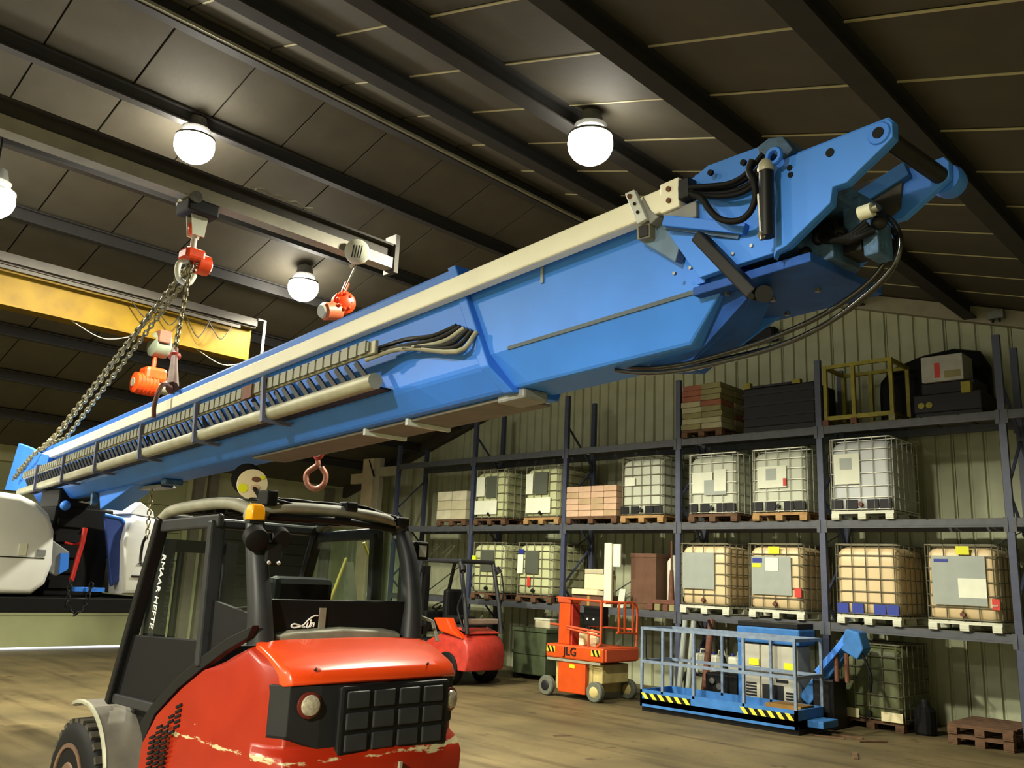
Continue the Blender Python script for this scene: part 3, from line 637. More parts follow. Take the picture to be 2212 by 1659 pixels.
g = MB()
for y in (.45, .62, .86): g.tube([(1.30, y, 1.66), (1.30, y, 1.16)], .022, 8)
g.tube([(1.3, .4, 1.16), (1.3, .98, 1.14)], .02, 8).build('gate', jlg_o, t, smooth=50)
MB().tube([(1.24, 1.0, 1.66), (.2, 1.0, 1.66)], .022, 8).tube([(1.24, 1.0, 1.2), (.2, 1.0, 1.2)], .02, 8).build('back_rail', jlg_d, t, smooth=50)
MB().box(.62, 1.0, .3, .55, 1.24, 1.58).build('control_box', black, t, bevel=.02)
for x in (.72, .86): MB().cyl((x, .29, 1.36), (x, .3, 1.36), .02, 8).build('button', plate_w, t)
for (z, a) in ((1.02, .4),):
    MB().lathe((.8, .3, z), (.3, 1, .2), [(0, .05), (.01, .16), (.06, .16), (.08, .05)], 18).build('hose_reel', foam, t, smooth=40)
    MB().box(.6, .72, .2, .34, .9, 1.12).build('motor_cover', foam, t, bevel=.02)

# ================================================================== BLUE PLATFORM LIFT
t = thing('platform_lift', 'blue railed work platform with grey cabinet and folded blue arm on the floor', 'lift', (-8.75, 12.38, 0))
Lp, Wp = 2.7, .9
MB().box(0, Lp, 0, Wp, .12, .2).box(0, Lp, 0, .04, .08, .34).box(0, Lp, Wp - .04, Wp, .08, .34).box(0, .04, 0, Wp, .08, .34).box(Lp - .04, Lp, 0, Wp, .08, .34).build('platform_floor', blue_s, t)
MB().box(0, Lp, .06, Wp - .06, 0.0, .12).build('platform_skid', dark, t)
hz = mat('hazard_yellow_paint', (214, 206, 60), .6)
for (a, b) in ((.02, .95), (1.8, 2.66)):
    n = 6
    for k in range(n):
        x = a + (b - a) * k / n; wd = (b - a) / n
        MB().prism([(x, -.006, .29), (x + wd * .5, -.006, .29), (x + wd, -.006, .20), (x + wd * .5, -.006, .20)], (0, .006, 0)).build('hazard_stripe', hz, t)
        MB().prism([(x + wd * .5, -.006, .29), (x + wd, -.006, .29), (x + wd * 1.5, -.006, .20), (x + wd, -.006, .20)] if k < n - 1 else [(x + wd * .5, -.006, .29), (x + wd, -.006, .29), (x + wd, -.006, .20)], (0, .006, 0)).build('hazard_stripe', black, t)
rail_b = mat('worn_blue_rail', (128, 144, 166), .45, .2, var=.35, scale=12)
for x in (0.02, .42, 1.0, 1.86, 2.68):
    MB().bar((x, .02, .3), (x, .02, 1.3), .04, .04).build('rail_post', rail_b, t)
for x in (0.02, 1.0, 1.86, 2.68): MB().bar((x, Wp - .02, .3), (x, Wp - .02, 1.3), .04, .04).build('rail_post', rail_b, t)
for z in (.78, 1.3):
    for y in (.02, Wp - .02): MB().bar((0, y, z), (Lp, y, z), .045, .045).build('rail', rail_b, t)
    for x in (.02, Lp - .02): MB().bar((x, 0, z), (x, Wp, z), .045, .045).build('end_rail', rail_b, t)
MB().tube(bez([(.1, .02, 1.22), (.1, .02, .86), (.14, .02, .81), (.34, .02, .81), (.38, .02, .86), (.38, .02, 1.22)], 5), .012, 6).build('loop_handle', dark, t, smooth=50)
cab_g = mat('cabinet_grey', (176, 172, 156), .55, var=.15)
cx = 1.30
MB().box(cx, cx + .95, 1.0, 1.45, .05, 1.15).build('cabinet', cab_g, t, bevel=.01)
MB().box(cx + .01, cx + .32, .97, 1.0, .2, 1.14).build('cabinet_door', cab_g, t, bevel=.008)
MB().box(cx + .35, cx + .94, .97, 1.0, .2, 1.14).build('cabinet_door', cab_g, t, bevel=.008)
MB().box(cx + .36, cx + .72, .962, .97, .22, .55).build('dark_intake', soot, t)
for k in range(7): MB().box(cx + .08, cx + .26, .96, .97, .26 + .045 * k, .285 + .045 * k).build('louver', soot, t)
for k in range(5): MB().box(cx + .76, cx + .92, .96, .97, .26 + .045 * k, .285 + .045 * k).build('louver', soot, t)
for (x, z) in ((cx + .14, .82), (cx + .74, .8)): MB().box(x, x + .17, .955, .965, z, z + .1).build('yellow_sticker', yel_s, t)
MB().box(cx + .6, cx + .8, .955, .965, .6, .64).build('name_strip', soot, t)
MB().box(cx - .06, cx + 1.02, .92, 1.5, 1.17, 1.42).build('top_housing', blue_s, t, bevel=.03)
MB().box(cx - .04, cx + 1.0, .93, 1.48, 1.42, 1.5).build('housing_lid', dark, t, bevel=.01)
MB().bar((cx - .03, .99, .3), (cx - .03, .99, 1.2), .05, .06).build('housing_post', blue_s, t)
MB().bar((2.3, 1.15, .35), (3.05, 1.3, 1.42), .2, .2, (0, -1, 0)).build('lift_arm', blue_s, t, bevel=.02)
MB().bar((2.55, 1.02, .8), (3.0, 1.1, 1.34), .09, .08, (0, -1, 0)).build('arm_cylinder', blue_l, t, bevel=.01)
MB().prism([(2.9, 1.05, 1.18), (3.0, 1.05, 1.48), (3.2, 1.05, 1.44), (3.26, 1.05, 1.2), (3.16, 1.05, 1.04)], (0, .3, 0)).build('arm_knuckle', blue_s, t, bevel=.02)
MB().tube(bez([(3.18, 1.1, 1.2), (3.28, 1.1, 1.0), (3.34, 1.1, .8), (3.3, 1.15, .6)]), .02, 8).build('arm_hose', black, t)
MB().box(2.46, 2.8, 1.02, 1.5, 0, .72).build('base_block', dark, t, bevel=.03)
for x in (2.82, 2.98): MB().cyl((x, 1.1, .70), (x, 1.1, 1.12), .035, 10).build('strut', rust, t)
MB().box(2.71, 2.95, .3, .8, .1, .2).build('step_tray', blue_s, t, bevel=.01)
MB().box(.6, 1.2, 1.0, 1.4, .06, .62).build('power_pack', black, t, bevel=.03)
for (x, z) in ((.75, .5), (.88, .42)): MB().cyl((x, .97, z), (x, 1.0, z), .05, 12).build('filter_cap', steel, t)
b_ = simple('kraft_boards', 'folded yellow-brown boards lying on the blue platform floor', 'board', (-6.62, 12.55, .202), [('board', kraft, MB().prism([(0, 0, 0), (.52, 0, 0), (.52, .5, .0), (.1, .5, 0)], (0, 0, .1)), .004), ('board_top', mat('kraft_dark', (132, 98, 40), .8), MB().prism([(-.06, .1, .102), (.5, .1, .102), (.52, .5, .102), (.0, .5, .102)], (0, 0, .06)), .004)])

# ================================================================== SECOND FORKLIFT
t = thing('small_forklift', 'smaller dull red forklift parked by the rack left of the orange lift', 'forklift', (-12.2, 12.3, 0))
prof = [(0, .28), (.05, .55), (.0, .8), (-.12, .92), (-.8, .96), (-1.2, .8), (-1.25, .3)]
rings = []
for y, dx, dz in ((-.54, .22, -.12), (-.5, .08, -.04), (-.3, 0, 0), (.3, 0, 0), (.5, .08, -.04), (.54, .22, -.12)):
    rings.append([(x - dx * (1 if x > -.5 else 0), y, z + dz * (1 if z > .6 else 0)) for x, z in prof])
MB().loft(rings).build('counterweight', red_2, t, bevel=.02, smooth=45)
MB().prism([(-.15, -.56, .86), (-.8, -.56, .96), (-1.0, -.56, 1.2), (-.6, -.56, 1.22), (-.45, -.56, 1.02)], (0, .2, 0)).build('side_hood', red_h, t, bevel=.03)
MB().loft([[(-.1 - .35 * f, -.42, .94 + .09 * f), (-.1 - .35 * f, .42, .94 + .09 * f), (-.1 - .35 * f, .38, .97 + .09 * f), (-.1 - .35 * f, -.38, .97 + .09 * f)] for f in (0, .5, 1)]).build('hood_lid', red_2, t, bevel=.02)
MB().box(-1.0, -.4, -.35, .35, .96, 1.1).build('hood_top', soot, t, bevel=.04)
MB().box(-1.1, -.95, -.25, .25, 1.1, 1.75).box(-1.1, -.6, -.25, .25, 1.1, 1.25).build('seat', black, t, bevel=.05)
for s in (-1, 1):
    MB().tube([(-.12, .46 * s, .95), (-.22, .46 * s, 1.5), (-.42, .45 * s, 2.28)], .045, 8).build('rear_pillar', fl_grey, t, smooth=50)
    MB().tube([(-1.9, .46 * s, .9), (-1.75, .46 * s, 1.5), (-1.55, .45 * s, 2.28)], .04, 8).build('front_pillar', fl_grey, t, smooth=50)
    MB().tube(bez([(-.25, .53 * s, 2.1), (-.2, .56 * s, 1.7), (-.3, .57 * s, 1.4), (-.12, .55 * s, 1.0)], 5), .018, 6).build('side_handle', soot, t, smooth=50)
MB().box(-1.6, -.38, -.48, .48, 2.26, 2.34).build('overhead_guard', fl_grey, t, bevel=.03)
MB().cyl((-.5, .0, 2.34), (-.5, .0, 2.42), .05, 12).build('beacon', mat('lime_beacon', (190, 210, 20), .4), t)
MB().cyl((-.34, .46, 2.2), (-.28, .5, 2.1), .06, 12).build('work_light', soot, t); MB().cyl((-.34, -.46, 2.2), (-.28, -.5, 2.1), .06, 12).build('work_light', soot, t)
MB().box(-.3, -.16, -.42, .42, 1.12, 1.22).build('rear_bar', mat('dusty_pink_grey', (150, 128, 112), .7), t, bevel=.02)
wheel(t, -.55, -.58, -.36, .3, .3); wheel(t, -.55, .36, .58, .3, .3); wheel(t, -1.9, -.6, -.34, .36, .36); wheel(t, -1.9, .34, .6, .36, .36)
MB().box(-2.1, -1.2, -.5, .5, .3, .75).build('chassis', soot, t, bevel=.03)
for y in (-.32, .32): MB().box(-2.35, -2.22, y - .06, y + .06, .1, 2.2).build('mast_channel', dark, t)
MB().box(-2.34, -2.24, -.3, .3, 2.05, 2.18).build('mast_crossbar', dark, t); MB().box(-2.34, -2.24, -.3, .3, .5, .6).build('mast_crossbar', dark, t)
MB().bar((-2.3, 0, .5), (-1.9, 0, .6), .6, .12).build('mast_bracket', dark, t)
MB().box(-1.75, -1.5, -.3, .3, .9, 1.3).build('dashboard', black, t, bevel=.03)
MB().tube([( -1.4 + .17 * math.cos(a), .17 * math.sin(a), 1.42 + .08 * math.cos(a)) for a in [2 * math.pi * i / 16 for i in range(16)]], .014, 6, closed=True).bar((-1.58, 0, 1.3), (-1.4, 0, 1.42), .03, .03).build('steering_wheel', black, t)

# ================================================================== MAIN FORKLIFT (heading away along -X)
t = thing('forklift', 'large orange-red forklift truck with black cab, seen from behind', 'forklift', (-5.9, 3.63, 0)); FL = t
YC = 3.63
def B(mb, name, m, par=None, bevel=0, smooth=0): return mb.build(name, m, par or FL, world=True, bevel=bevel, smooth=smooth)
prof = [(-4.55, .25), (-4.43, .5), (-4.41, .88), (-4.46, .96), (-4.5, 1.0), (-4.5, 1.34), (-4.54, 1.42), (-4.72, 1.50), (-4.95, 1.56), (-5.2, 1.47), (-5.47, 1.34), (-5.75, 1.19), (-6.03, 1.0), (-6.13, .8), (-6.15, .3)]
SEC = [(-.71, .30, -.10), (-.695, .18, -.05), (-.64, .07, -.015), (-.45, .025, 0), (0, 0, .01), (.45, .025, 0), (.64, .07, -.015), (.695, .18, -.05), (.71, .30, -.10)]
def rearx(x, d): return x - d * max(0, min(1, (x + 4.95) / .45))
B(MB().loft([[(rearx(x, d), YC + y + (.035 * (1 if y > 0 else -1) if z < .97 and abs(y) > .6 else 0), z + (dz if z > 1.3 and x > -5.3 else 0)) for x, z in prof] for y, d, dz in SEC]), 'counterweight', red_b, smooth=38, bevel=.012)
hp = [(-4.475, 1.345), (-4.472, 1.37), (-4.50, 1.425), (-4.56, 1.455), (-4.72, 1.515), (-4.93, 1.572)]
hin = [(-4.95, 1.5), (-4.6, 1.36)]
B(MB().loft([[(rearx(x, d), YC + y, z + dz * .5) for x, z in hp + hin] for y, d, dz in [(-.665, .12, -.03)] + SEC[2:7] + [(.665, .12, -.03)]]), 'hood', red_h, smooth=50, bevel=.01)
for (y, z) in ((3.13, 1.425), (4.0, 1.425)): B(MB().cyl((-4.53, y, z), (-4.515, y, z + .012), .008, 8), 'hood_stud', soot)
B(MB().loft([[(rearx(-4.5, d) + .012, YC + y, .985 + (0 if abs(y) < .6 else .08)), (rearx(-4.5, d) + .012, YC + y, 1.342), (rearx(-4.5, d) - .05, YC + y, 1.342), (rearx(-4.5, d) - .05, YC + y, .985)] for y, d, dz in SEC[1:8]]), 'grille_panel', soot, bevel=.006)
B(MB().box(-4.53, -4.466, 3.29, 4.16, .93, 1.335), 'grille_frame', dark, bevel=.02)
for r in range(3):
    for c in range(4):
        y0 = 3.33 + .2 * c; z0 = .96 + .122 * r
        B(MB().box(-4.47, -4.452, y0, y0 + .165, z0, z0 + .098), 'grille_cell', fl_grey, bevel=.012)
for (y, z, s) in ((3.1, 1.235, 1), (4.21, 1.2, 1)):
    xr = -4.5 - (.05 if y > 4 else .05) + .03
    B(MB().lathe((xr, y, z), (1, -.1 if y < 3.6 else .25, 0), [(0, .075), (.015, .075), (.02, .06)], 20), 'lamp_bezel', mat('dark_red_bezel', (92, 26, 20), .4), smooth=40)
    B(MB().lathe((xr + .02, y, z), (1, -.1 if y < 3.6 else .25, 0), [(0, .06), (.012, .055), (.02, .03)], 20), 'tail_lamp', lens, smooth=40)
B(MB().loft([[(x, 3.12, z), (x, 3.25, z + .02), (x, 3.63, z + .035), (x, 4.0, z + .02), (x, 4.12, z), (x, 4.12, z - .1), (x, 3.12, z - .1)] for x, z in ((-5.06, 1.62), (-4.96, 1.585))]), 'hood_shelf', fl_pale, bevel=.01)
B(MB().bar((-4.43, 3.72, .45), (-4.40, 3.72, .88), .02, .02), 'tow_pin', greyrail)
# louvres on the flank: staircase columns of slots
for c in range(4):
    x = -5.70 - .085 * c - .01; top = 1.10 - .075 * c
    nn = 6 if c == 0 else 13 + c
    for k in range(nn):
        z = top - .032 * k
        if z < .3: break
        B(MB().bar((x - .033, (2.912 if z > .97 else 2.88), z - .016), (x + .036, (2.912 if z > .97 else 2.88), z + .010), .012, .016), 'vent_slot', black)
# cab
for s in (-1, 1):
    Y = YC + s * .68; e = .02 * s
    band = [(-4.9, 1.66), (-5.2, 1.56), (-5.5, 1.42), (-5.8, 1.26), (-6.1, 1.06), (-6.24, .92), (-6.16, .8), (-6.04, 1.0), (-5.75, 1.2), (-5.47, 1.35), (-5.2, 1.48), (-4.95, 1.58)]
    B(MB().prism([(x, Y - .01 * s, z) for x, z in band], (0, .05 * s, 0)), 'fender_band', dark, bevel=.006)
    B(MB().bar((-6.36, Y, 2.33), (-6.82, Y, .98), .07, .10, (0, 1, 0)), 'front_pillar', dark, bevel=.015)
    B(MB().prism([(x, Y, z) for x, z in ((-6.80, 1.0), (-6.2, 1.04), (-5.56, 1.40), (-5.54, 1.52), (-6.62, 1.48))], (0, -.03 * s, 0)), 'door_panel', black, bevel=.008)
    B(MB().bar((-6.78, Y, 1.02), (-6.12, Y, 1.03), .05, .07), 'door_sill', fl_grey, bevel=.01)
    B(MB().bar((-5.52, Y, 1.36), (-5.56, Y, 2.3), .06, .11, (0, 1, 0)), 'door_post', fl_grey, bevel=.015)
    B(MB().bar((-6.35, Y, 2.27), (-5.5, Y, 2.30), .05, .09), 'door_header', fl_grey, bevel=.015)
    B(MB().prism([(x, Y, z) for x, z in ((-5.5, 1.42), (-5.02, 1.62), (-5.04, 1.72), (-5.5, 1.78))], (0, -.03 * s, 0)), 'quarter_panel', black)
    B(MB().prism([(x, Y - .012 * s, z) for x, z in ((-6.6, 1.5), (-5.58, 1.52), (-5.6, 2.26), (-6.33, 2.24))], (0, -.006 * s, 0)), 'door_glass', glass_m)
    B(MB().prism([(x, Y - .012 * s, z) for x, z in ((-5.48, 1.78), (-5.06, 1.72), (-5.2, 2.22), (-5.52, 2.24))], (0, -.006 * s, 0)), 'quarter_glass', glass_m)
    pts = bez([(-4.99, YC + s * .60 - .0, 1.54), (-5.02, YC + s * .62, 1.8), (-5.1, YC + s * .63, 2.1), (-5.2, YC + s * .61, 2.33)], 5)
    B(MB().tube(pts, .06, 10, rad=[.085 - .025 * i / (len(pts) - 1) for i in range(len(pts))]), 'rear_pillar', fl_grey, smooth=50)
    B(MB().tube(bez([(-6.38, Y, 2.32), (-6.25, Y - .01 * s, 2.38), (-5.8, Y - .02 * s, 2.415), (-5.4, Y - .03 * s, 2.41), (-5.2, Y - .08 * s, 2.35)], 5), .042, 8), 'roof_rail', fl_pale, smooth=50)
    B(MB().ball((-5.2, YC + s * .61, 2.33), .075, (1, 1, 1)), 'roof_node', fl_pale if s < 0 else fl_grey, smooth=60)
B(MB().tube(bez([(-5.2, 3.02, 2.34), (-5.16, 3.2, 2.395), (-5.15, 3.63, 2.41), (-5.16, 4.05, 2.39), (-5.2, 4.24, 2.33)], 5), .04, 8), 'rear_roof_rail', fl_pale, smooth=50)
B(MB().tube(bez([(-5.16, 3.1, 2.33), (-5.12, 3.63, 2.345), (-5.16, 4.15, 2.32)], 5), .028, 8), 'rear_header', dark, smooth=50)
B(MB().bar((-6.38, 2.95, 2.32), (-6.38, 4.31, 2.32), .08, .08), 'front_header', fl_grey, bevel=.02)
for k in range(6):
    x = -5.38 - .16 * k; B(MB().bar((x, 3.0, 2.375), (x, 4.26, 2.375), .04, .03), 'roof_bar', dark)
for k in range(5):
    dy = .03 * k; pts = [(-5.14 + .02 * math.sin(3 * y + k) - .02 * k, y, 2.44 + .02 * math.sin(7 * y + 1.7 * k) - .06 * max(0, (y - 3.9)) * 3) for y in (3.08 + dy, 3.25, 3.45, 3.65, 3.85, 4.0, 4.12, 4.22)]
    B(MB().tube(bez(pts, 4), .012, 6), 'roof_cable', black, smooth=60)
B(MB().tube(bez([(-5.2, 3.05, 2.44), (-5.6, 2.99, 2.455), (-6.0, 2.97, 2.44), (-6.3, 2.96, 2.40)], 4), .011, 6), 'roof_cable', black, smooth=60)
for y, z in ((3.72, 2.45), (4.2, 2.38)): B(MB().box(-5.2, -5.1, y - .05, y + .05, z - .035, z + .03), 'junction_box', soot, bevel=.01)
B(MB().box(-5.24, -5.1, 3.04, 3.12, 2.4, 2.5), 'lamp_bracket', black, bevel=.01)
p = px(550, 1124, 0, -5.08)
B(MB().box(p.x - .03, p.x + .03, p.y - .05, p.y + .05, p.z - .02, p.z + .0), 'beacon_base', soot)
B(MB().loft([[(p.x + a * f, p.y + b * f, p.z + z) for a, b in ((.045, .05), (.045, -.05), (-.045, -.05), (-.045, .05))] for z, f in ((0, 1), (.05, .98), (.09, .86), (.105, .6))]), 'beacon', amber, bevel=.01, smooth=40)
# round disc on the roof
p = px(545, 1046, 0, -5.3)
dn = V((1, -.35, -.1)).normalized()
B(MB().lathe(p - dn * .012, dn, [(0, .10), (.02, .10)], 28), 'disc_sign', mat('cream_disc', (214, 200, 168), .6, var=.08), smooth=40)
B(MB().lathe(p - dn * .05 + V((0, -.035, .03)), dn, [(0, .10), (.02, .105)], 24), 'mirror_back', black, smooth=40)
def patch(cy, cz, ry, rz, m, n):
    a = dn.cross(V((0, 0, 1))).normalized(); b = a.cross(dn)
    B(MB().prism([p + dn * .009 + a * (cy + ry * math.cos(q)) + b * (cz + rz * math.sin(q)) for q in [2 * math.pi * i / 14 for i in range(14)]], dn * .003), n, m)
patch(.06, -.03, .032, .03, yel_s, 'yellow_patch'); patch(-.02, .035, .03, .018, rust, 'brown_patch'); patch(-.06, .05, .018, .014, yel_s, 'yellow_patch'); patch(-.02, -.02, .03, .022, box_k, 'pale_patch')
B(MB().cyl(p - dn * .03, (-5.2, 3.06, 2.44), .015, 8), 'disc_stalk', dark)
# rear lights and lamps
for (u, v, r, h) in ((552, 1162, .075, .12), (606, 1160, .06, .10)):
    q = px(u, v, 0, -5.02); B(MB().lathe(q, (.9, -.2, -.4), [(-h * .6, r * .5), (-h * .3, r), (h * .4, r), (h * .45, r * .9)], 18), 'work_light', black, smooth=40)
q = px(588, 1200, 0, -5.02)
B(MB().box(q.x - .03, q.x + .03, q.y - .06, q.y + .06, q.z - .05, q.z + .08), 'rear_camera', soot, bevel=.012)
for dy in (-.04, .03): B(MB().cyl(q + V((.03, dy, -.04)), q + V((.04, dy, -.05)), .012, 8), 'camera_stud', plate_w)
q = px(905, 1190, 0, -5.2)
B(MB().box(q.x - .05, q.x + .04, q.y - .07, q.y + .07, q.z - .07, q.z + .07), 'side_lamp', black, bevel=.015)
B(MB().box(q.x + .04, q.x + .048, q.y - .035, q.y + .035, q.z - .045, q.z + .04), 'lamp_lens', plate_w)
B(MB().tube([px(853, 1158, 0, -5.18), px(872, 1178, 0, -5.18), px(888, 1200, 0, -5.18)], .014, 8), 'lamp_arm', plate_w, smooth=50)
B(MB().ball(px(886, 1205, 0, -5.18), .04), 'lamp_pivot', fl_pale, smooth=60)
B(MB().tube([px(906, 1332, 0, -4.98), px(934, 1342, 0, -4.98), px(945, 1385, 0, -4.92)], .014, 8), 'grab_rail', fl_pale, smooth=50)
# rear screen, panel and script
B(MB().box(-5.06, -5.01, 3.08, 4.28, 1.56, 1.81), 'rear_panel', dark, bevel=.01)
B(MB().prism([(-5.03, 3.1, 1.81), (-5.03, 4.24, 1.81), (-5.17, 4.18, 2.3), (-5.17, 3.08, 2.3)], (.005, 0, 0)), 'rear_glass', glass_m)
def scr(pts, r=.0045): return [px(560 + x / 4.608, 1300 + y / 4.608, 0, -5.0) for x, y in pts]
B(MB().tube(bez(scr([(585, 138), (545, 142), (490, 180), (440, 230), (395, 250), (345, 257), (318, 240), (345, 220), (395, 232), (440, 252), (455, 250)]), 5), .0055, 6).tube(bez(scr([(485, 205), (472, 250), (492, 252), (518, 205)]), 4), .0055, 6).tube(bez(scr([(518, 205), (506, 252), (520, 225), (545, 208), (538, 250)]), 4), .0055, 6).ball(scr([(515, 186)])[0], .008), 'script_lettering', white_t)
B(MB().box(-5.005, -4.998, px(688, 1350, 0, -5.0).y, px(702, 1350, 0, -5.0).y, 1.6, 1.76), 'panel_strip', fl_pale)
# lettering down the door glass
a_, b_2 = px(352, 1196, 1, 2.925), px(322, 1362, 1, 2.925); dv = (b_2 - a_)
letters('RMAAR HEFTE', 'door_lettering', white_t, FL, a_, dv, (1, 0, dv.x / -dv.z if dv.z else 0), .082, .002)
# inside: seat, dash, wheel
B(MB().box(-5.6, -5.46, 3.38, 3.88, 1.2, 1.95).box(-6.05, -5.46, 3.36, 3.9, 1.05, 1.2), 'seat', black, bevel=.05)
B(MB().box(-6.6, -6.3, 3.1, 4.2, 1.0, 1.42), 'dashboard', black, bevel=.04)
B(MB().tube([(-6.2 + .1 * math.cos(a), 3.55 + .19 * math.sin(a), 1.58 + .12 * math.cos(a)) for a in [2 * math.pi * i / 18 for i in range(18)]], .014, 6, closed=True).cyl((-6.4, 3.55, 1.4), (-6.2, 3.55, 1.58), .02, 8), 'steering_wheel', black)
B(MB().box(-5.9, -5.5, 3.9, 4.1, 1.2, 1.4).cyl((-5.8, 4.0, 1.4), (-5.8, 4.0, 1.56), .02, 8), 'armrest', soot, bevel=.02)
B(MB().box(-7.3, -6.1, 3.1, 4.16, .3, 1.02), 'chassis', soot, bevel=.03)
# front wheels with lugs, fenders
for s in (-1, 1):
    y0 = YC + s * .86 - (.13 if s > 0 else .0); yo = min(YC + s * .86, YC + s * .60); yi = yo + .26
    wl = B(MB().lathe((-6.99, yo, .43), (0, 1, 0), [(0, .25), (.0, .34), (.03, .40), (.06, .415), (.2, .415), (.23, .40), (.26, .34), (.26, .25)], 32), 'front_wheel', black, smooth=40)
    for k in range(26):
        a = 2 * math.pi * k / 26
        for j, yy in enumerate((yo + .03, yo + .14)):
            aa = a + (.12 if j else 0); c_ = V((-6.99 + .412 * math.cos(aa), 0, .431 + .412 * math.sin(aa))); d_ = V((math.cos(aa), 0, math.sin(aa)))
            mb = MB().bar(V((c_.x, yy, c_.z)), V((c_.x, yy + .095, c_.z)), .055, .032, d_)
            mb.build('tread_lug', mat('dusty_rubber', (58, 52, 42), .8, var=.4, scale=20), wl, world=True)
    MB().lathe((-6.99, yo - .01, .43), (0, 1, 0), [(0, .06), (0.0, .12), (.02, .14), (.03, .22), (.0, .23), (.0, .26), (.03, .26)], 24).build('wheel_rim', mat('rim_brown', (96, 70, 52), .7, var=.4), wl, world=True, smooth=40)
    arc = lambda r: [(-7.02 + r * math.cos(math.radians(q)), .43 + r * math.sin(math.radians(q))) for q in range(-20, 111, 10)]
    oo, ii = arc(.55), arc(.52)
    ya, yb = (yo + .06, yo + .62) if s < 0 else (yi - .62, yi - .06)
    B(MB().prism([(x, ya, z) for x, z in oo + ii[::-1]], (0, yb - ya, 0)), 'fender', fl_fend, smooth=40)
    B(MB().tube([(x, ya if s < 0 else yb, z) for x, z in arc(.54)], .018, 6), 'fender_lip', greyrail, smooth=50)
    wheel_r = B(MB().lathe((-5.15, YC + s * .5 - .1, .33), (0, 1, 0), [(0, .18), (0, .29), (.03, .33), (.17, .33), (.2, .29), (.2, .18)], 22), 'rear_wheel', black, smooth=40)
# mast, carriage and forks reaching under the lifted turntable
for y in (3.36, 3.92):
    B(MB().box(-7.22, -7.06, y - .05, y + .05, .08, 2.2).box(-7.22, -7.18, y - .08, y + .08, .08, 2.2), 'mast_channel', soot)
    B(MB().cyl((-7.1, y + (.12 if y < 3.6 else -.12), .2), (-7.1, y + (.12 if y < 3.6 else -.12), 2.1), .03, 12), 'lift_cylinder', dark)
B(MB().box(-7.2, -7.08, 3.36, 3.92, 2.1, 2.2), 'mast_crossbar', dark)
B(MB().box(-7.2, -7.08, 3.36, 3.92, .3, .4), 'mast_crossbar', dark)
B(MB().box(-7.34, -7.24, 3.15, 4.12, .32, .42), 'fork_carriage', dark)
B(MB().box(-7.34, -7.24, 3.15, 4.12, .66, .74), 'carriage_bar', dark)
B(MB().bar((-6.9, 3.63, .5), (-7.1, 3.63, .6), .5, .12), 'mast_bracket', dark)
for y in (3.42, 3.86): B(MB().box(-7.4, -7.34, y - .06, y + .06, .05, .76).box(-8.6, -7.34, y - .06, y + .06, .05, .10), 'fork', soot)
hosey = mat('yellow_strap', (200, 176, 70), .6)
B(MB().bar(px(748, 1205, 0, -7.02), px(713, 1298, 0, -7.02), .03, .012), 'yellow_strap', hosey)
B(MB().tube([px(786, 1172, 0, -7.02), px(797, 1200, 0, -7.02), px(799, 1240, 0, -7.02)], .016, 6), 'yellow_hose', hosey)
B(MB().tube([px(798, 1270, 0, -7.02), px(794, 1285, 0, -7.02), px(800, 1310, 0, -7.02)], .014, 6), 'white_hose', plate_w)
B(MB().prism([px(748, 1215, 0, -7.04), px(762, 1215, 0, -7.04), px(772, 1310, 0, -7.04), px(744, 1310, 0, -7.04)], (.01, 0, 0)), 'chain_guard', greyrail)

# ================================================================== BLUE TELESCOPIC BOOM (own frame: t along the boom, y away from the aisle, n up)
bt_ = -(ray(-520, 1240).normalized())
BO = CAM + ray(100, 985) * 9.6
boff = bt_.cross(V((0, 0, 1))).normalized(); bn_ = boff.cross(bt_); by_ = -boff
BM = Matrix.Identity(4)
for i in range(3): BM[i][0], BM[i][1], BM[i][2], BM[i][3] = bt_[i], by_[i], bn_[i], BO[i]
def bq(u, v, y=0.0):
    r = ray(u, v); P0 = BO + by_ * y; k = ((P0 - CAM).dot(by_)) / r.dot(by_); d = CAM + r * k - BO
    return V((d.dot(bt_), y, d.dot(bn_)))
bl_root = thing('boom_lift', 'blue telescopic boom with its white-covered turntable hanging in chains', 'boom lift', matrix=BM)
def D(mb, name, m, par=None, bevel=0, smooth=0): return mb.build(name, m, par or bl_root, bevel=bevel, smooth=smooth)
def DW(mb, name, m, par=None, bevel=0, smooth=0): return mb.build(name, m, par or bl_root, world=True, bevel=bevel, smooth=smooth)
op = [(0, .105), (0, -.41), (.09, -.515), (.34, -.515), (.43, -.41), (.43, .105)]
def ofront(n): return 7.53 + .33 * (.105 - n) / .62
D(MB().loft([[(-.35, y, n) for y, n in op], [(ofront(n), y, n) for y, n in op]]), 'outer_boom', blue, bevel=.018)
D(MB().loft([[(ofront(n) - .05, y + (-.006 if y < .2 else .006), n + (.006 if n > 0 else -.006)) for y, n in op], [(ofront(n) + .01, y + (-.006 if y < .2 else .006), n + (.006 if n > 0 else -.006)) for y, n in op]]), 'boom_collar', blue, bevel=.006)
D(MB().box(5.2, 7.8, .13, .36, -.532, -.517), 'wear_strip', mat('dusty_underside', (112, 108, 104), .7, var=.3, scale=10), bevel=.003)
D(MB().box(7.72, 7.90, .12, .26, -.545, -.50), 'end_pad', plate_g, bevel=.012)
for tt in (6.62, 7.02): D(MB().box(tt, tt + .022, .11, .37, -.55, -.517), 'wear_strip_clip', plate_w)
ip = [(.028, .07), (.028, -.355), (.11, -.50), (.32, -.50), (.402, -.355), (.402, .07)]
D(MB().loft([[(7.3, y, n) for y, n in ip], [(9.0 if n > -.4 else 8.78, y, n) for y, n in ip]]), 'inner_boom', blue_l, bevel=.014)
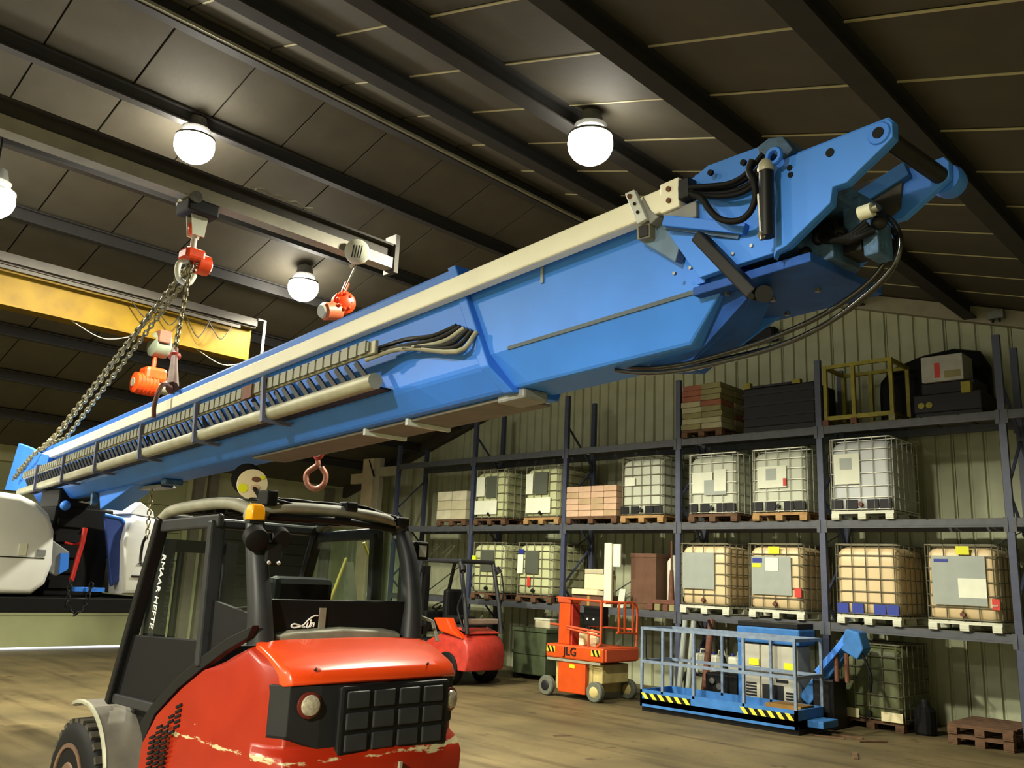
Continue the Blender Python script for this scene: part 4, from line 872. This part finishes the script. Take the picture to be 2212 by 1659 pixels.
D(MB().prism([(7.9, .024, -.343), (8.95, .024, -.343), (8.95, .024, -.358), (7.9, .024, -.358)], (0, .006, 0)), 'weld_seam', mat('weld_line', (70, 84, 96), .6))
D(MB().box(8.1, 8.115, .02, .026, -.12, .05), 'weld_seam', mat('scuff', (150, 160, 170), .6))
# cable tube along the side
D(MB().box(-.15, 8.86, -.055, .0, -.065, .022), 'cable_tube', beige, bevel=.008)
D(MB().box(8.80, 8.88, -.062, .006, -.075, .032), 'tube_end_flange', beige, bevel=.004)
for n in (.0, -.042): D(MB().cyl((8.84, -.07, n), (8.84, -.06, n), .009, 10), 'flange_bolt', rust)
D(MB().box(8.8, 8.94, -.05, .02, -.13, -.07), 'tube_foot', plate_g, bevel=.006)
# cable tray with energy chain
D(MB().box(-.3, 7.05, -.12, 0, -.40, -.39), 'tray_floor', soot)
D(MB().box(-.3, 7.1, -.135, -.115, -.245, -.18), 'tray_upper_rail', greyrail, bevel=.004)
D(MB().tube([(-.42, -.12, -.38), (7.1, -.12, -.38)], .04, 10), 'tray_lower_rail', greyrail, smooth=50)
lk = None
for k in range(86):
    x = -.25 + .085 * k
    if lk is None:
        lk = D(MB().box(0, .062, -.152, -.136, -.237, -.175).box(.02, .082, -.146, -.138, -.23, -.183), 'chain_link', mat('energy_chain', (142, 142, 128), .55, .2, var=.3)); lk.location = (x, 0, 0)
    else: inst(lk, 'chain_link', bl_root, (x, 0, 0))
rg = None
for k in range(72):
    x = -.2 + .1 * k
    if rg is None:
        rg = D(MB().bar((0, -.118, -.255), (.09, -.10, -.345), .016, .025), 'tray_rung', soot); rg.location = (x, 0, 0)
    else: inst(rg, 'tray_rung', bl_root, (x, 0, 0))
brk = mat('slate_bracket', (96, 100, 128), .5, .1)
for x in (.49, 1.56, 2.64, 3.81, 4.92, 5.96):
    D(MB().bar((x - .03, -.165, -.165), (x + .02, -.17, -.435), .03, .02, (0, 1, 0)).bar((x + .02, -.17, -.425), (x + .02, .0, -.43), .03, .02).bar((x - .03, -.165, -.17), (x - .03, 0, -.165), .03, .02), 'tray_bracket', brk)
D(MB().box(5.62, 5.76, -.16, -.135, -.255, -.175), 'rust_patch_plate', rust)
for k in range(6):
    n = -.20 - .012 * k; D(MB().tube(bez([(7.0, -.08 - .008 * k, n), (7.25, -.07, n - .02 * math.sin(k)), (7.45 + .04 * k, -.05, n - .02 - .01 * k), (7.58 + .03 * k, -.01, n + .01)], 4), .012, 6), 'cable_tail', (soot, soot, greyrail)[k % 3], smooth=60)
# clamp bracket half way to the head
D(MB().prism([bq(1349, 418, -.075), bq(1369, 409, -.075), bq(1396, 472, -.075), bq(1376, 484, -.075)], (0, .018, 0)), 'clamp_plate', plate_w, bevel=.003)
D(MB().prism([bq(1388, 424, -.06), bq(1405, 455, -.06), bq(1422, 468, -.06), bq(1404, 484, -.06), bq(1384, 440, -.06)], (0, .05, 0)), 'clamp_block', plate_g, bevel=.003)
for (u, v) in ((1360, 424), (1370, 440), (1377, 458)): D(MB().cyl(bq(u, v, -.082), bq(u, v, -.07), .006 if v > 430 else .009, 8), 'clamp_bolt', rust if v < 430 else soot)
D(MB().prism([bq(1374, 486, -.05), bq(1403, 480, -.05), bq(1403, 512, -.05), bq(1376, 518, -.05)], (0, .05, 0)), 'clamp_box', fl_pale, bevel=.003)
D(MB().prism([bq(1379, 489, -.056), bq(1399, 485, -.056), bq(1399, 508, -.056), bq(1380, 513, -.056)], (0, .005, 0)), 'clamp_box_opening', soot)
D(MB().prism([bq(1374, 516, -.02), bq(1403, 478, -.02), bq(1440, 466, -.02), bq(1470, 520, -.02), bq(1458, 566, -.02)], (0, .04, 0)), 'gusset_plate', mat('dusty_blue', (96, 122, 152), .6, var=.3, scale=12), bevel=.004)
# head: two cheek plates with cross members
lp = [(1484, 396), (1529, 357), (1640, 316), (1668, 352), (1689, 342), (1919, 252), (1930, 262), (1931, 297), (1915, 315), (1829, 398), (1800, 407), (1796, 441), (1701, 534), (1676, 545), (1567, 580), (1510, 600), (1440, 500)]
near = [bq(u, v, -.03) for u, v in lp]
D(MB().prism(near, (0, .028, 0)), 'cheek_plate', blue_l, bevel=.003)
D(MB().prism([V((p.x, .30, p.z)) for p in near], (0, .028, 0)), 'cheek_plate', blue_l, bevel=.003)
D(MB().prism([V((9.3, .288, -.26)), V((9.22, .288, -.04)), V((9.47, .288, -.035)), V((9.45, .288, -.16))], (0, .008, 0)), 'shade_plate', mat('shade_brown', (62, 56, 46), .6, var=.4, scale=14))  # dark plate added as the shade inside the far cheek
D(MB().prism([bq(u, v, -.055) for u, v in ((1670, 358), (1690, 344), (1917, 255), (1927, 264), (1928, 295), (1913, 311), (1828, 394), (1798, 404), (1793, 438), (1699, 530), (1676, 543), (1671, 560))], (0, .024, 0)), 'doubler_plate', blue_l, bevel=.003)
for (u, v, r) in ((1533, 372, .010), (1604, 350, .010), (1792, 329, .013), (1705, 362, .009), (1707, 377, .009)):
    q = bq(u, v, -.058); D(MB().cyl(q, q + V((0, .01, 0)), r, 14), 'plate_hole', black)
q = bq(1897, 287, -.06); D(MB().lathe(q, (0, 1, 0), [(0, .030), (.006, .034), (.02, .034)], 20), 'pin_boss', blue, smooth=40)
D(MB().cyl(q + V((0, -.003, 0)), q + V((0, .01, 0)), .016, 16), 'pin_hole', black)
D(MB().cyl(q + V((0, .06, 0)), q + V((0, .40, 0)), .026, 16), 'head_pin', soot, smooth=40)
D(MB().lathe(V((q.x, .33, q.z)), (0, 1, 0), [(0, .045), (.03, .05), (.06, .045)], 20), 'far_boss', blue, smooth=40)
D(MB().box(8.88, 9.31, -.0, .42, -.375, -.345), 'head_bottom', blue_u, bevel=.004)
D(MB().box(8.90, 8.93, -.0, .32, -.34, .05), 'head_bulkhead', blue)
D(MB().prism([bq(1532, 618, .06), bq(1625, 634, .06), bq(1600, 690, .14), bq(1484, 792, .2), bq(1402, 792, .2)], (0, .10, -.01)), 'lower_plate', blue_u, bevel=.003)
D(MB().box(9.05, 9.25, .0, .30, -.30, -.22).box(9.2, 9.4, .02, .28, -.20, -.14), 'head_crossmember', blue_d, bevel=.004)
for (a, b) in ((8.98, .05), (9.1, .1), (9.05, .2), (9.2, .22), (9.26, .33), (9.0, .36), (8.93, .28)): D(MB().cyl((a, b, -.375), (a, b, -.386), .009, 8), 'plate_bolt', steel)
for (u, v) in ((1582, 548), (1622, 530), (1490, 578), (1455, 590)): q = bq(u, v, -.035); D(MB().cyl(q, q + V((0, .01, 0)), .006, 8), 'plate_bolt', steel)
D(MB().bar(bq(1437, 478, -.075), bq(1612, 496, -.04), .036, .03, (0, -1, 0)), 'side_arm', blue, bevel=.003)
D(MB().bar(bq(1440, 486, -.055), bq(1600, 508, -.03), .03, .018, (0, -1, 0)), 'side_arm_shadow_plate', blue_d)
D(MB().bar(bq(1510, 512, -.07), bq(1632, 638, -.06), .04, .052, (0, -1, 0)), 'link_arm', dark, bevel=.006)
D(MB().cyl(bq(1650, 635, -.08), bq(1650, 635, .1), .026, 14).cyl(bq(1622, 640, -.085), bq(1622, 640, -.05), .01, 10), 'link_pivot', dark, smooth=40)
# slave cylinder and hoses
D(MB().cyl(bq(1655, 372, -.10), bq(1657, 512, -.10), .022, 16), 'slave_cylinder', dark, smooth=40)
D(MB().cyl(bq(1640, 420, -.115), bq(1646, 518, -.115), .007, 8), 'cylinder_pipe', steel, smooth=40)
D(MB().lathe(bq(1655, 372, -.10), bq(1652, 340, -.10) - bq(1655, 372, -.10), [(0, .024), (.01, .026), (.03, .02), (.04, .012)], 14), 'cylinder_gland', greyrail, smooth=40)
D(MB().cyl(bq(1645, 508, -.12), bq(1645, 508, -.10), .012, 10), 'cylinder_pin', steel)
D(MB().prism([bq(1634, 318, -.06), bq(1660, 298, -.06), bq(1690, 293, -.06), bq(1712, 322, -.06), bq(1692, 342, -.06), bq(1668, 330, -.06), bq(1640, 340, -.06)], (0, .30, 0)), 'top_bracket', blue_d, bevel=.004)
D(MB().tube([bq(1672, 338, -.09) + V((.022 * math.cos(a), 0, .022 * math.sin(a))) for a in [2 * math.pi * i / 14 for i in range(14)]], .009, 6, closed=True), 'lifting_ring', blue, smooth=60)
hp_ = [[(1490, 408), (1530, 410), (1570, 405), (1610, 388), (1640, 362), (1655, 338)], [(1490, 413), (1535, 418), (1580, 414), (1618, 398), (1640, 372), (1650, 345)], [(1490, 418), (1540, 424), (1590, 420), (1625, 402), (1636, 376), (1645, 345)], [(1490, 404), (1530, 402), (1575, 396), (1606, 380), (1630, 354), (1648, 332)]]
for i, pp in enumerate(hp_): D(MB().tube(bez([bq(u, v, -.05 - .012 * i) for u, v in pp], 5), .0085, 8), 'hydraulic_hose', black, smooth=60)
D(MB().tube(bez([bq(u, v, -.1) for u, v in ((1495, 420), (1515, 428), (1532, 452), (1550, 470), (1575, 478), (1602, 474), (1622, 455), (1632, 425), (1628, 392), (1618, 368), (1625, 345))], 5), .0105, 8), 'hydraulic_hose', black, smooth=60)
D(MB().tube(bez([bq(u, v, -.06) for u, v in ((1618, 372), (1622, 395), (1630, 410))], 4), .004, 6), 'hose_highlight_clip', steel)
D(MB().box(8.885, 8.93, -.075, -.02, -.06, .012), 'hose_clamp', soot, bevel=.006)
# rotator and valve block at the far side of the head
D(MB().bar(bq(1800, 470, .29), bq(1962, 366, .29), .05, .03, (0, -1, 0)), 'yoke_flange', blue_s, bevel=.003)
def pxbox(u0, v0, u1, v1, ya, yb, name, m):
    a_, b_ = bq(u0, v0, ya), bq(u1, v1, ya); D(MB().box(a_.x, b_.x, ya, yb, a_.z, b_.z), name, m, bevel=.005)
pxbox(1860, 478, 1898, 545, .08, .17, 'valve_block', blue_d)
pxbox(1818, 436, 1862, 494, .10, .20, 'valve_block', blue_d)
pxbox(1728, 505, 1800, 556, .08, .24, 'motor_block', blue_d)
pxbox(1800, 494, 1862, 540, .14, .24, 'motor_block', soot)
D(MB().cyl(bq(1857, 462, .02), bq(1885, 452, .02), .02, 14), 'filter_can', plast_w, smooth=40)
D(MB().cyl(bq(1885, 452, .02), bq(1897, 447, .02), .012, 10), 'filter_neck', steel, smooth=40)
for i in range(4): D(MB().tube(bez([bq(1760 + 14 * i, 500 - 8 * i, .08), bq(1785 + 12 * i, 520, .06), bq(1830 + 8 * i, 512, .05), bq(1872 + 5 * i, 480 + 6 * i, .07)], 5), .010, 7), 'valve_hose', black, smooth=60)
for (u, v) in ((1740, 548), (1815, 505), (1900, 480), (1770, 515)): D(MB().ball(bq(u, v, .08), .022), 'hose_fitting', soot, smooth=60)
h1 = [(1895, 455), (1930, 480), (1945, 520), (1935, 565), (1905, 605), (1860, 645), (1800, 690), (1730, 728), (1650, 758), (1560, 782), (1470, 800), (1395, 806), (1330, 800)]
h2 = [(1880, 460), (1915, 500), (1920, 545), (1895, 590), (1850, 632), (1780, 678), (1720, 708), (1640, 740), (1560, 765), (1480, 786), (1400, 795), (1330, 790)]
h3 = [(1890, 470), (1938, 512), (1930, 575), (1880, 632), (1810, 684), (1700, 740), (1560, 776), (1420, 800), (1340, 796)]
hm = mat('glossy_hose', (22, 22, 22), .18, var=.2, coat=.5)
for i, hh in enumerate((h1, h2, h3)): D(MB().tube(bez([bq(u, v, .16 + .03 * i) for u, v in hh], 5), .0085, 8), 'long_hose', hm, smooth=60)
# tail: pivot ears, bracket, lower lug
ear = [bq(u, v, -.06) for u, v in ((40, 958), (62, 966), (84, 978), (106, 984), (86, 1060), (62, 1062), (30, 1060), (10, 1058))]
for y in (-.06, .43): D(MB().prism([V((p.x, y, p.z)) for p in ear], (0, .05, 0)), 'pivot_ear', blue, bevel=.006)
D(MB().prism([bq(213, 1047, .12), bq(300, 1028, .12), bq(292, 1046, .12), bq(216, 1100, .12)], (0, .2, 0)), 'cylinder_bracket', blue, bevel=.006)
D(MB().box(3.4, 3.5, .15, .3, -.56, -.517), 'lower_lug', blue_d, bevel=.01)
D(MB().bar(bq(205, 1052, .1), bq(203, 1090, .1), .05, .06), 'bracket_post', blue_d)
D(MB().cyl(bq(240, 1060, .2), bq(80, 1100, .2), .05, 12), 'lift_ram', dark, smooth=40)
D(MB().prism([bq(292, 1052, .2), bq(345, 1046, .2), bq(350, 1052, .2), bq(300, 1058, .2)], (0, .12, 0)), 'under_bracket', plate_g)
# turntable, in room coordinates
DW(MB().box(-11.8, -9.05, 2.2, 4.34, 1.5, 1.64), 'turntable_plate', black, bevel=.01)
def cover(pf, name):
    cy = sum(y for y, z in pf) / len(pf); cz = 2.05
    rr = [[(x, cy + (y - cy) * f, cz + (z - cz) * f) for y, z in pf] for x, f in ((-9.08, .86), (-9.10, .95), (-9.15, .99), (-9.25, 1), (-11.5, 1), (-11.62, .97), (-11.66, .88))]
    return DW(MB().loft(rr), name, white_c, smooth=62)
lc = cover([(2.2, 1.70), (2.16, 2.2), (2.26, 2.5), (2.55, 2.60), (2.82, 2.585), (2.98, 2.52), (3.10, 2.42), (3.17, 2.27), (3.2, 1.95), (3.16, 1.76), (3.05, 1.66), (2.3, 1.66)], 'engine_cover')
rc = cover([(3.9, 1.68), (3.84, 2.2), (3.86, 2.40), (3.92, 2.48), (4.14, 2.46), (4.26, 2.3), (4.3, 1.68)], 'tank_cover')
DW(MB().loft([[(x, y, z) for y, z in ((3.9, 2.49), (3.99, 2.62), (4.14, 2.53), (4.16, 2.47))] for x in (-9.18, -11.4)]), 'cover_lid', white_c, rc, smooth=30, bevel=.01)
for x0, (ya, yb, z) in ((-9.075, (2.3, 3.1, 2.0)),): DW(MB().box(x0 - .03, x0, ya, yb, z - .005, z + .005), 'cover_seam', soot, lc)
DW(MB().box(-9.085, -9.07, 2.86, 2.93, 2.02, 2.13), 'cover_label', tag_w, lc); DW(MB().box(-9.085, -9.07, 3.02, 3.1, 2.02, 2.08), 'cover_latch', plate_g, lc)
DW(MB().box(-9.085, -9.06, 4.0, 4.24, 1.985, 1.995).box(-9.085, -9.06, 3.95, 4.24, 1.85, 1.87), 'cover_seam', soot, rc)
DW(MB().box(-10.9, -9.35, 3.22, 3.8, 1.64, 2.52), 'bulkhead', black, bevel=.02)
for k in range(5): DW(MB().box(-9.352, -9.33, 3.26, 3.5, 1.72 + .15 * k, 1.8 + .15 * k), 'bulkhead_rib', dark)
pb = [px(u, v, 0, -9.2) for u, v in ((226, 1112), (262, 1120), (277, 1140), (279, 1160), (268, 1250), (240, 1268))]
DW(MB().prism(pb, (-.05, 0, 0)), 'side_frame', mat('navy_panel', (44, 66, 136), .45, var=.2), bevel=.012)
DW(MB().tube(pb[:5], .018, 8), 'side_frame_edge', blue, smooth=50)
DW(MB().box(-9.16, -9.1, px(160, 1277, 0, -9.1).y, px(226, 1277, 0, -9.1).y, 1.70, 1.74), 'blue_step', blue)
DW(MB().tube(bez([px(u, v, 0, -9.15) for u, v in ((184, 1140), (178, 1172), (168, 1205), (158, 1240), (154, 1255))], 4), .024, 8), 'red_hose', red_p, smooth=60)
DW(MB().tube(bez([px(u, v, 0, -9.2) for u, v in ((140, 1172), (160, 1176), (178, 1172))], 4), .012, 6), 'red_hose', red_p, smooth=60)
DW(MB().prism([px(u, v, 0, -9.15) for u, v in ((105, 1160), (150, 1192), (148, 1230), (122, 1245), (98, 1232))], (-.1, 0, 0)), 'control_box', plate_g, bevel=.01)
DW(MB().prism([px(u, v, 0, -9.12) for u, v in ((132, 1195), (150, 1195), (147, 1230), (128, 1240))], (-.08, 0, 0)), 'control_face', blue)
DW(MB().prism([px(u, v, 0, -9.25) for u, v in ((186, 1080), (203, 1078), (205, 1090), (172, 1084))], (-.06, 0, 0)), 'white_lamp', plate_w); DW(MB().ball(px(141, 1092, 0, -9.3), .05), 'blue_cap', blue_l, smooth=60)
DW(MB().box(-9.9, -9.4, 3.25, 3.75, 2.5, 2.7), 'pivot_block', dark, bevel=.02)

# ================================================================== CHAINS, HOISTS, GIRDERS
def chain(pts, name, label, pitch=.06, wire=.0085, matl=None, cat='chain', group=None):
    pts = [V(p) for p in pts]; t_ = thing(name, label, cat, pts[0], group=group); mb = MB()
    seg = [(pts[i + 1] - pts[i]).length for i in range(len(pts) - 1)]; tot = sum(seg); s = 0; k = 0
    while s < tot:
        q = s; i = 0
        while i < len(seg) - 1 and q > seg[i]: q -= seg[i]; i += 1
        d = (pts[i + 1] - pts[i]).normalized(); o = pts[i] + d * q
        a = d.cross(V((.3, .5, .81))).normalized(); b = d.cross(a)
        if k % 2: a = b
        hl, hw = pitch * .62, pitch * .34; loop = []
        for (sgn, a0) in ((1, -90), (-1, 90)):
            for m_ in range(4):
                an = math.radians(a0 + 60 * m_); loop.append(o + d * (sgn * (hl - hw)) + d * (hw * math.cos(an)) + a * (hw * math.sin(an)))
        mb.tube(loop, wire, 5, closed=True); s += pitch; k += 1
    ob = mb.build('chain_links', matl or chainm, t_, world=True); return t_
GX = -7.9
H0 = px(412, 572, 0, GX)                                  # hook point under the grey girder
tail1 = BM @ V((.1, -.08, .13)); tail2 = BM @ V((-.9, -.12, -.2)); top1 = BM @ bq(120, 945, -.02)
chain([H0 + V((0, -.02, 0)), BM @ V((.35, -.03, .16)), BM @ V((-.1, -.13, -.02)), tail2], 'lifting_chain', 'long lifting chain slanting to the boom tail, near strand wrapping in front of it', pitch=.052, wire=.010, group='long lifting chains to the boom tail')
chain([H0 + V((.03, .05, .0)), BM @ V((.5, .06, .15)), BM @ V((.05, .0, .12)), BM @ V((-.8, -.1, -.1))], 'lifting_chain', 'long lifting chain slanting to the boom tail, far strand passing over the top edge', pitch=.052, wire=.010, group='long lifting chains to the boom tail')
chain([H0 + V((-.03, .0, .0)), BM @ V((.42, -.0, .19)), BM @ V((.3, -.06, .13))], 'lifting_chain', 'long lifting chain strand between the outer and far strands, ending on the boom top', pitch=.052, wire=.010, group='long lifting chains to the boom tail')
ck = BM @ bq(372, 838, -.02)
chain([H0 + V((.02, -.01, .02)), px(400, 640, 0, GX + .1), px(378, 755, 0, GX + .35)], 'short_chain', 'short chain dropping from the orange hook to the red-brown shackle above the boom', pitch=.052, wire=.010)
e0 = px(378, 755, 0, GX + .35)
t = thing('chain_shackle', 'red-brown chain shackle and grab hook resting on top of the boom', 'shackle', e0)
MB().tube([e0, e0 + (ck - e0) * .35, e0 + (ck - e0) * .4], .03, 8).tube([e0 + (ck - e0) * .4, ck], .04, 10, rad=[.03, .05]).build('shackle_body', rust, t, world=True, smooth=50)
MB().ball(e0 + (ck - e0) * .2, .055, (1, 1, .8)).build('shackle_pin', red_2, t, world=True, smooth=60)
MB().tube(bez([ck, ck + V((.05, -.1, -.0)), ck + V((.05, -.14, -.15)), ck + V((.02, -.12, -.25))], 4), .018, 6).build('choker_end', rust, t, world=True, smooth=60)
c0 = BM @ bq(328, 1056, .24)
chain([c0, px(322, 1110, 1, c0.y), px(318, 1160, 1, c0.y)], 'hanging_chain', 'thin chain with hook hanging from the boom in front of the white cover', pitch=.04, wire=.006)
hk = px(316, 1158, 1, c0.y)
t = thing('chain_hook', 'wire hook at the end of the thin hanging chain', 'hook', hk)
hz_ = .0
MB().tube(bez([hk, hk + V((-.05, 0, -.07)), hk + V((-.05, 0, -.2)), hk + V((0, 0, -.24)), hk + V((.05, 0, -.2))], 5), .012, 6).build('hook_wire', soot, t, world=True, smooth=60)
b0 = px(152, 1258, 0, -9.06)
chain([b0, b0 + V((0, .0, -.22)), b0 + V((0, .09, -.3)), b0 + V((0, .17, -.22)), b0 + V((0, .2, -.02))], 'hanging_chain', 'dark chain loop hanging below the turntable under the red hose', pitch=.05, wire=.008, matl=soot)

def girder(name, label, x, zb, y1, b, h, m, flange, tk=.025, fh=0):
    t_ = thing(name, label, 'crane girder', (x, -8, zb))
    MB().box(-tk / 2, tk / 2, 0, y1 + 8, tk, h - tk).build('web', m, t_)
    MB().box(-b / 2, b / 2, 0, y1 + 8, 0, fh or tk).build('bottom_flange', flange, t_)
    MB().box(-b / 2, b / 2, 0, y1 + 8, h - tk, h).build('top_flange', crane_d, t_)
    return t_
gg = girder('grey_girder', 'grey crane girder crossing under the roof with an orange chain hook', GX, 5.5, 6.05, .16, .30, crane_d, crane_lit, fh=.13)  # lit strip painted as a pale deep flange, shade as a dark web
MB().box(-.11, -.09, 0, 14.0, .30, .33).build('top_rail', greyrail, gg)
MB().box(-.1, .1, 14.0, 14.06, -.05, .42).build('end_plate', crane_d, gg)
pts = [(0.0, 12.2 + .1 * k, .36 + .03 * (k % 2)) for k in range(8)]
MB().tube(bez(pts, 3), .012, 6).build('loose_wire', greyrail, gg, smooth=60)
yg = girder('yellow_girder', 'big yellow crane girder below the roof at left with a white frame on its end', -13.7, 5.5, 7.5, .30, .62, crane_y, crane_y, .03)
MB().box(-.2, .2, 0, 15.5, .62, .70).build('runway_plate', crane_d, yg); MB().box(.12, .2, 0, 15.5, .70, .75).build('runway_rail', crane_d, yg)
MB().box(.152, .175, 2.0, 15.2, .52, .57).build('cable_rail', crane_d, yg)
MB().tube([(.22, 15.5, .74), (.24, 15.62, .74), (.24, 15.62, .05)], .025, 6).build('end_frame', plate_w, yg)
for yy, dd in ((14.0, .22), (14.5, .3), (14.9, .25), (13.6, .2)): MB().tube(bez([(.17, yy - .3, .52), (.19, yy - .1, .52 - dd), (.19, yy, .5 - dd * .9), (.17, yy + .15, .54)], 5), .009, 6).build('festoon_cable', soot, yg, smooth=60)
for yy in (13.0, 15.0): MB().tube(bez([(.1, yy - .5, .0), (.1, yy, -.16), (.1, yy + .5, .0)], 6), .008, 6).build('festoon_cable', greyrail, yg, smooth=60)
# hook block under the grey girder
hb = px(424, 482, 0, GX)
t = thing('hook_block', 'orange hook block with pale side plates hanging from the grey girder', 'hook block', (GX, hb.y, 5.5))
MB().box(-.14, .14, -.16, .16, -.16, -.02).build('trolley', soot, t, bevel=.02)
for s in (-1, 1): MB().lathe((.12 * s, -.1, -.02), (s, 0, 0), [(0, .06), (.04, .06)], 14).build('trolley_wheel', steel, t); MB().prism([(.05 * s, -.09, -.12), (.05 * s, .09, -.12), (.05 * s, .07, -.36), (.05 * s, -.05, -.36)], (.012 * s, 0, 0)).build('side_plate', plast_w, t)
MB().ball((0, 0, -.28), .075, (.8, 1, 1.1)).build('sheave_housing', hoist_or, t, smooth=60)
MB().cyl((0, 0, -.34), (0, 0, -.52), .03, 10).build('swivel', plate_w, t, smooth=40)
MB().box(-.1, .1, -.10, .10, -.62, -.5).build('crosshead', hoist_or, t, bevel=.03)
MB().lathe((0, .05, -.62), (0, 1, 0), [(0, .1), (.12, .1), (.14, .07)], 16).build('motor_cap', hoist_or, t, smooth=40)
MB().tube(bez([(0, -.02, -.6), (-.0, -.12, -.68), (0, -.1, -.82), (0, -.0, -.84), (0, .05, -.74)], 5), .028, 8).build('load_hook', beige, t, smooth=60)
# hoist under the yellow girder
hz2 = px(322, 832, 0, -13.7); gx = px(342, 745, 0, -13.7)
t = thing('chain_hoist', 'red-orange chain hoist hanging under the yellow girder', 'hoist', (-13.7, gx.y, 5.5))
o_ = V((-13.7, gx.y, 5.5))
MB().lathe((0, .12, -.05), (0, 1, 0), [(-.25, .1), (-.22, .2), (.02, .2), (.05, .14)], 18).build('trolley_motor', mat('grey_green_motor', (128, 138, 118), .5, .2, var=.3), t, smooth=40)
MB().box(-.25, .25, -.1, .1, -.05, .16).build('trolley', rust, t, bevel=.02)
MB().cyl((0, -.02, -.2), (0, -.03, -.44), .035, 10).build('suspension_hook', hoist_or, t, smooth=40)
MB().box(-.16, .16, -.2, .16, -.68, -.44).build('gear_housing', hoist_or, t, bevel=.06)
MB().lathe((0, -.32, -.72), (0, 1, 0), [(0, .12), (.02, .17), (.34, .17), (.36, .15)], 20).build('hoist_motor', hoist_or, t, smooth=40)
for k in range(5): MB().lathe((0, -.24 + .06 * k, -.72), (0, 1, 0), [(0, .18), (.02, .18)], 20).build('cooling_fin', hoist_or, t, smooth=40)
MB().lathe((0, .04, -.72), (0, 1, 0), [(0, .12), (.2, .12), (.22, .08)], 16).build('brake_cover', greyrail, t, smooth=40)
MB().lathe((0, -.33, -.72), (0, 1, 0), [(0, .07), (.008, .07)], 14).build('motor_badge', greyrail, t)
MB().tube([(.0, .1, -.6), (.02, .1, -1.6)], .012, 6).build('load_chain', chainm, t)
# second hoist and its hook
s1 = px(772, 545, 0, GX + .16)
t = thing('sheave_block', 'round pale sheave block with dark slots clamped on the grey girder end', 'sheave', s1)
sd = V((.75, -.62, -.2)).normalized()
MB().lathe((0, 0, 0), sd, [(-.02, .10), (0, .14), (.05, .14), (.07, .115)], 24).build('sheave_housing', plast_w, t, smooth=40)
aa_ = sd.cross(V((0, 0, 1))).normalized(); bb_ = aa_.cross(sd)
for k in range(4): MB().bar(V((0, 0, 0)) + sd * .072 + aa_ * (-.055 + .03 * k) + bb_ * .07, V((0, 0, 0)) + sd * .072 + aa_ * (-.035 + .03 * k) - bb_ * .07, .011, .006, sd).build('housing_slot', soot, t)
MB().box(-.06, -.01, -.05, .05, -.06, .06).build('clamp', soot, t)
MB().bar(V((0, 0, 0)) + aa_ * .02 - bb_ * .12, V((0, 0, 0)) + aa_ * .07 - bb_ * .17, .03, .03).build('hook_lug', plast_w, t)
dc = px(738, 640, 0, GX) - s1
MB().tube([V((0, 0, 0)) - bb_ * .13, dc], .01, 6).build('drop_chain', chainm, t)
h2_ = px(738, 655, 0, GX)
t = thing('small_hoist', 'small orange chain hoist below the far lamp, behind the boom top edge', 'hoist', h2_)
MB().lathe((.06, 0, 0), (-1, .3, 0), [(-.04, .08), (0, .13), (.1, .13), (.14, .09)], 18).build('gear_housing', hoist_or, t, smooth=40)
for k in range(8): a = 2 * math.pi * k / 8; MB().ball((.10, -.03 + .09 * math.cos(a), .09 * math.sin(a)), .022).build('housing_bolt', hoist_or, t)
MB().lathe((0, -.02, -.1), (0, -1, -.25), [(0, .09), (.04, .1), (.2, .1), (.22, .08)], 16).build('hoist_motor', mat('faded_orange', (224, 112, 70), .5, var=.3), t, smooth=40)
MB().lathe((0, -.24, -.155), (0, -1, -.25), [(0, .08), (.02, .07)], 14).build('motor_end', plast_w, t, smooth=40)
MB().cyl((0, 0, .1), (0, .05, .25), .03, 10).build('suspension_hook', hoist_or, t, smooth=40)
lo = px(687, 978, 0, GX) - h2_
MB().tube([(0, -.02, -.1), (lo.x, lo.y, lo.z + .05)], .012, 6).build('load_chain', chainm, t)
lo = px(687, 985, 0, GX)
t = thing('crane_hook', 'rusty crane hook with red block hanging below the boom', 'hook', lo)
MB().lathe((0, 0, .06), (0, 0, -1), [(-.05, .05), (0, .08), (.06, .06), (.1, .03)], 14).build('hook_block', red_2, t, smooth=40)
MB().lathe((.06, -.05, .02), (.8, -.6, 0), [(0, .04), (.01, .04)], 12).build('block_badge', plast_w, t)
hc = V((0, 0, -.22)); ax1 = V((.69, .72, 0))
MB().tube(bez([V((0, 0, -.05)), hc + ax1 * -.0 + V((0, 0, .12)), hc - ax1 * .10 + V((0, 0, .03)), hc - ax1 * .085 - V((0, 0, .08)), hc - V((0, 0, .13)), hc + ax1 * .085 - V((0, 0, .08)), hc + ax1 * .10 + V((0, 0, .02)), hc + ax1 * .05 + V((0, 0, .1))], 5), .03, 10).build('hook_body', mat('rusty_hook', (166, 106, 80), .5, .3, var=.4, scale=30), t, smooth=60)
MB().bar(hc + ax1 * .02 + V((0, 0, .12)), hc + ax1 * .09 + V((0, 0, .02)), .015, .02).build('safety_latch', plate_w, t)

# ------------------------------------------------------------------ pale column with arm by the far left end of the rack
p0 = px(803, 1060, 1, 14.4)
t = thing('pale_post', 'pale wide post with a cross arm left of the rack, above the cab roof', 'post', (p0.x, 14.4, 0))
MB().box(-.34, .10, -.1, .1, 0, 5.0).build('post_face', col_m, t, bevel=.01); MB().box(.12, .34, -.06, .1, 0, 5.0).build('post_edge', lint_m, t, bevel=.01)
MB().box(-.9, -.34, -.06, .06, 4.35, 4.62).build('cross_arm', col_m, t); MB().box(.34, 1.15, -.04, .04, 4.5, 4.75).build('cross_arm', lint_m, t)
MB().bar((-.05, -.11, 4.95), (.2, -.11, 4.5), .05, .02).build('knee_brace', soot, t)
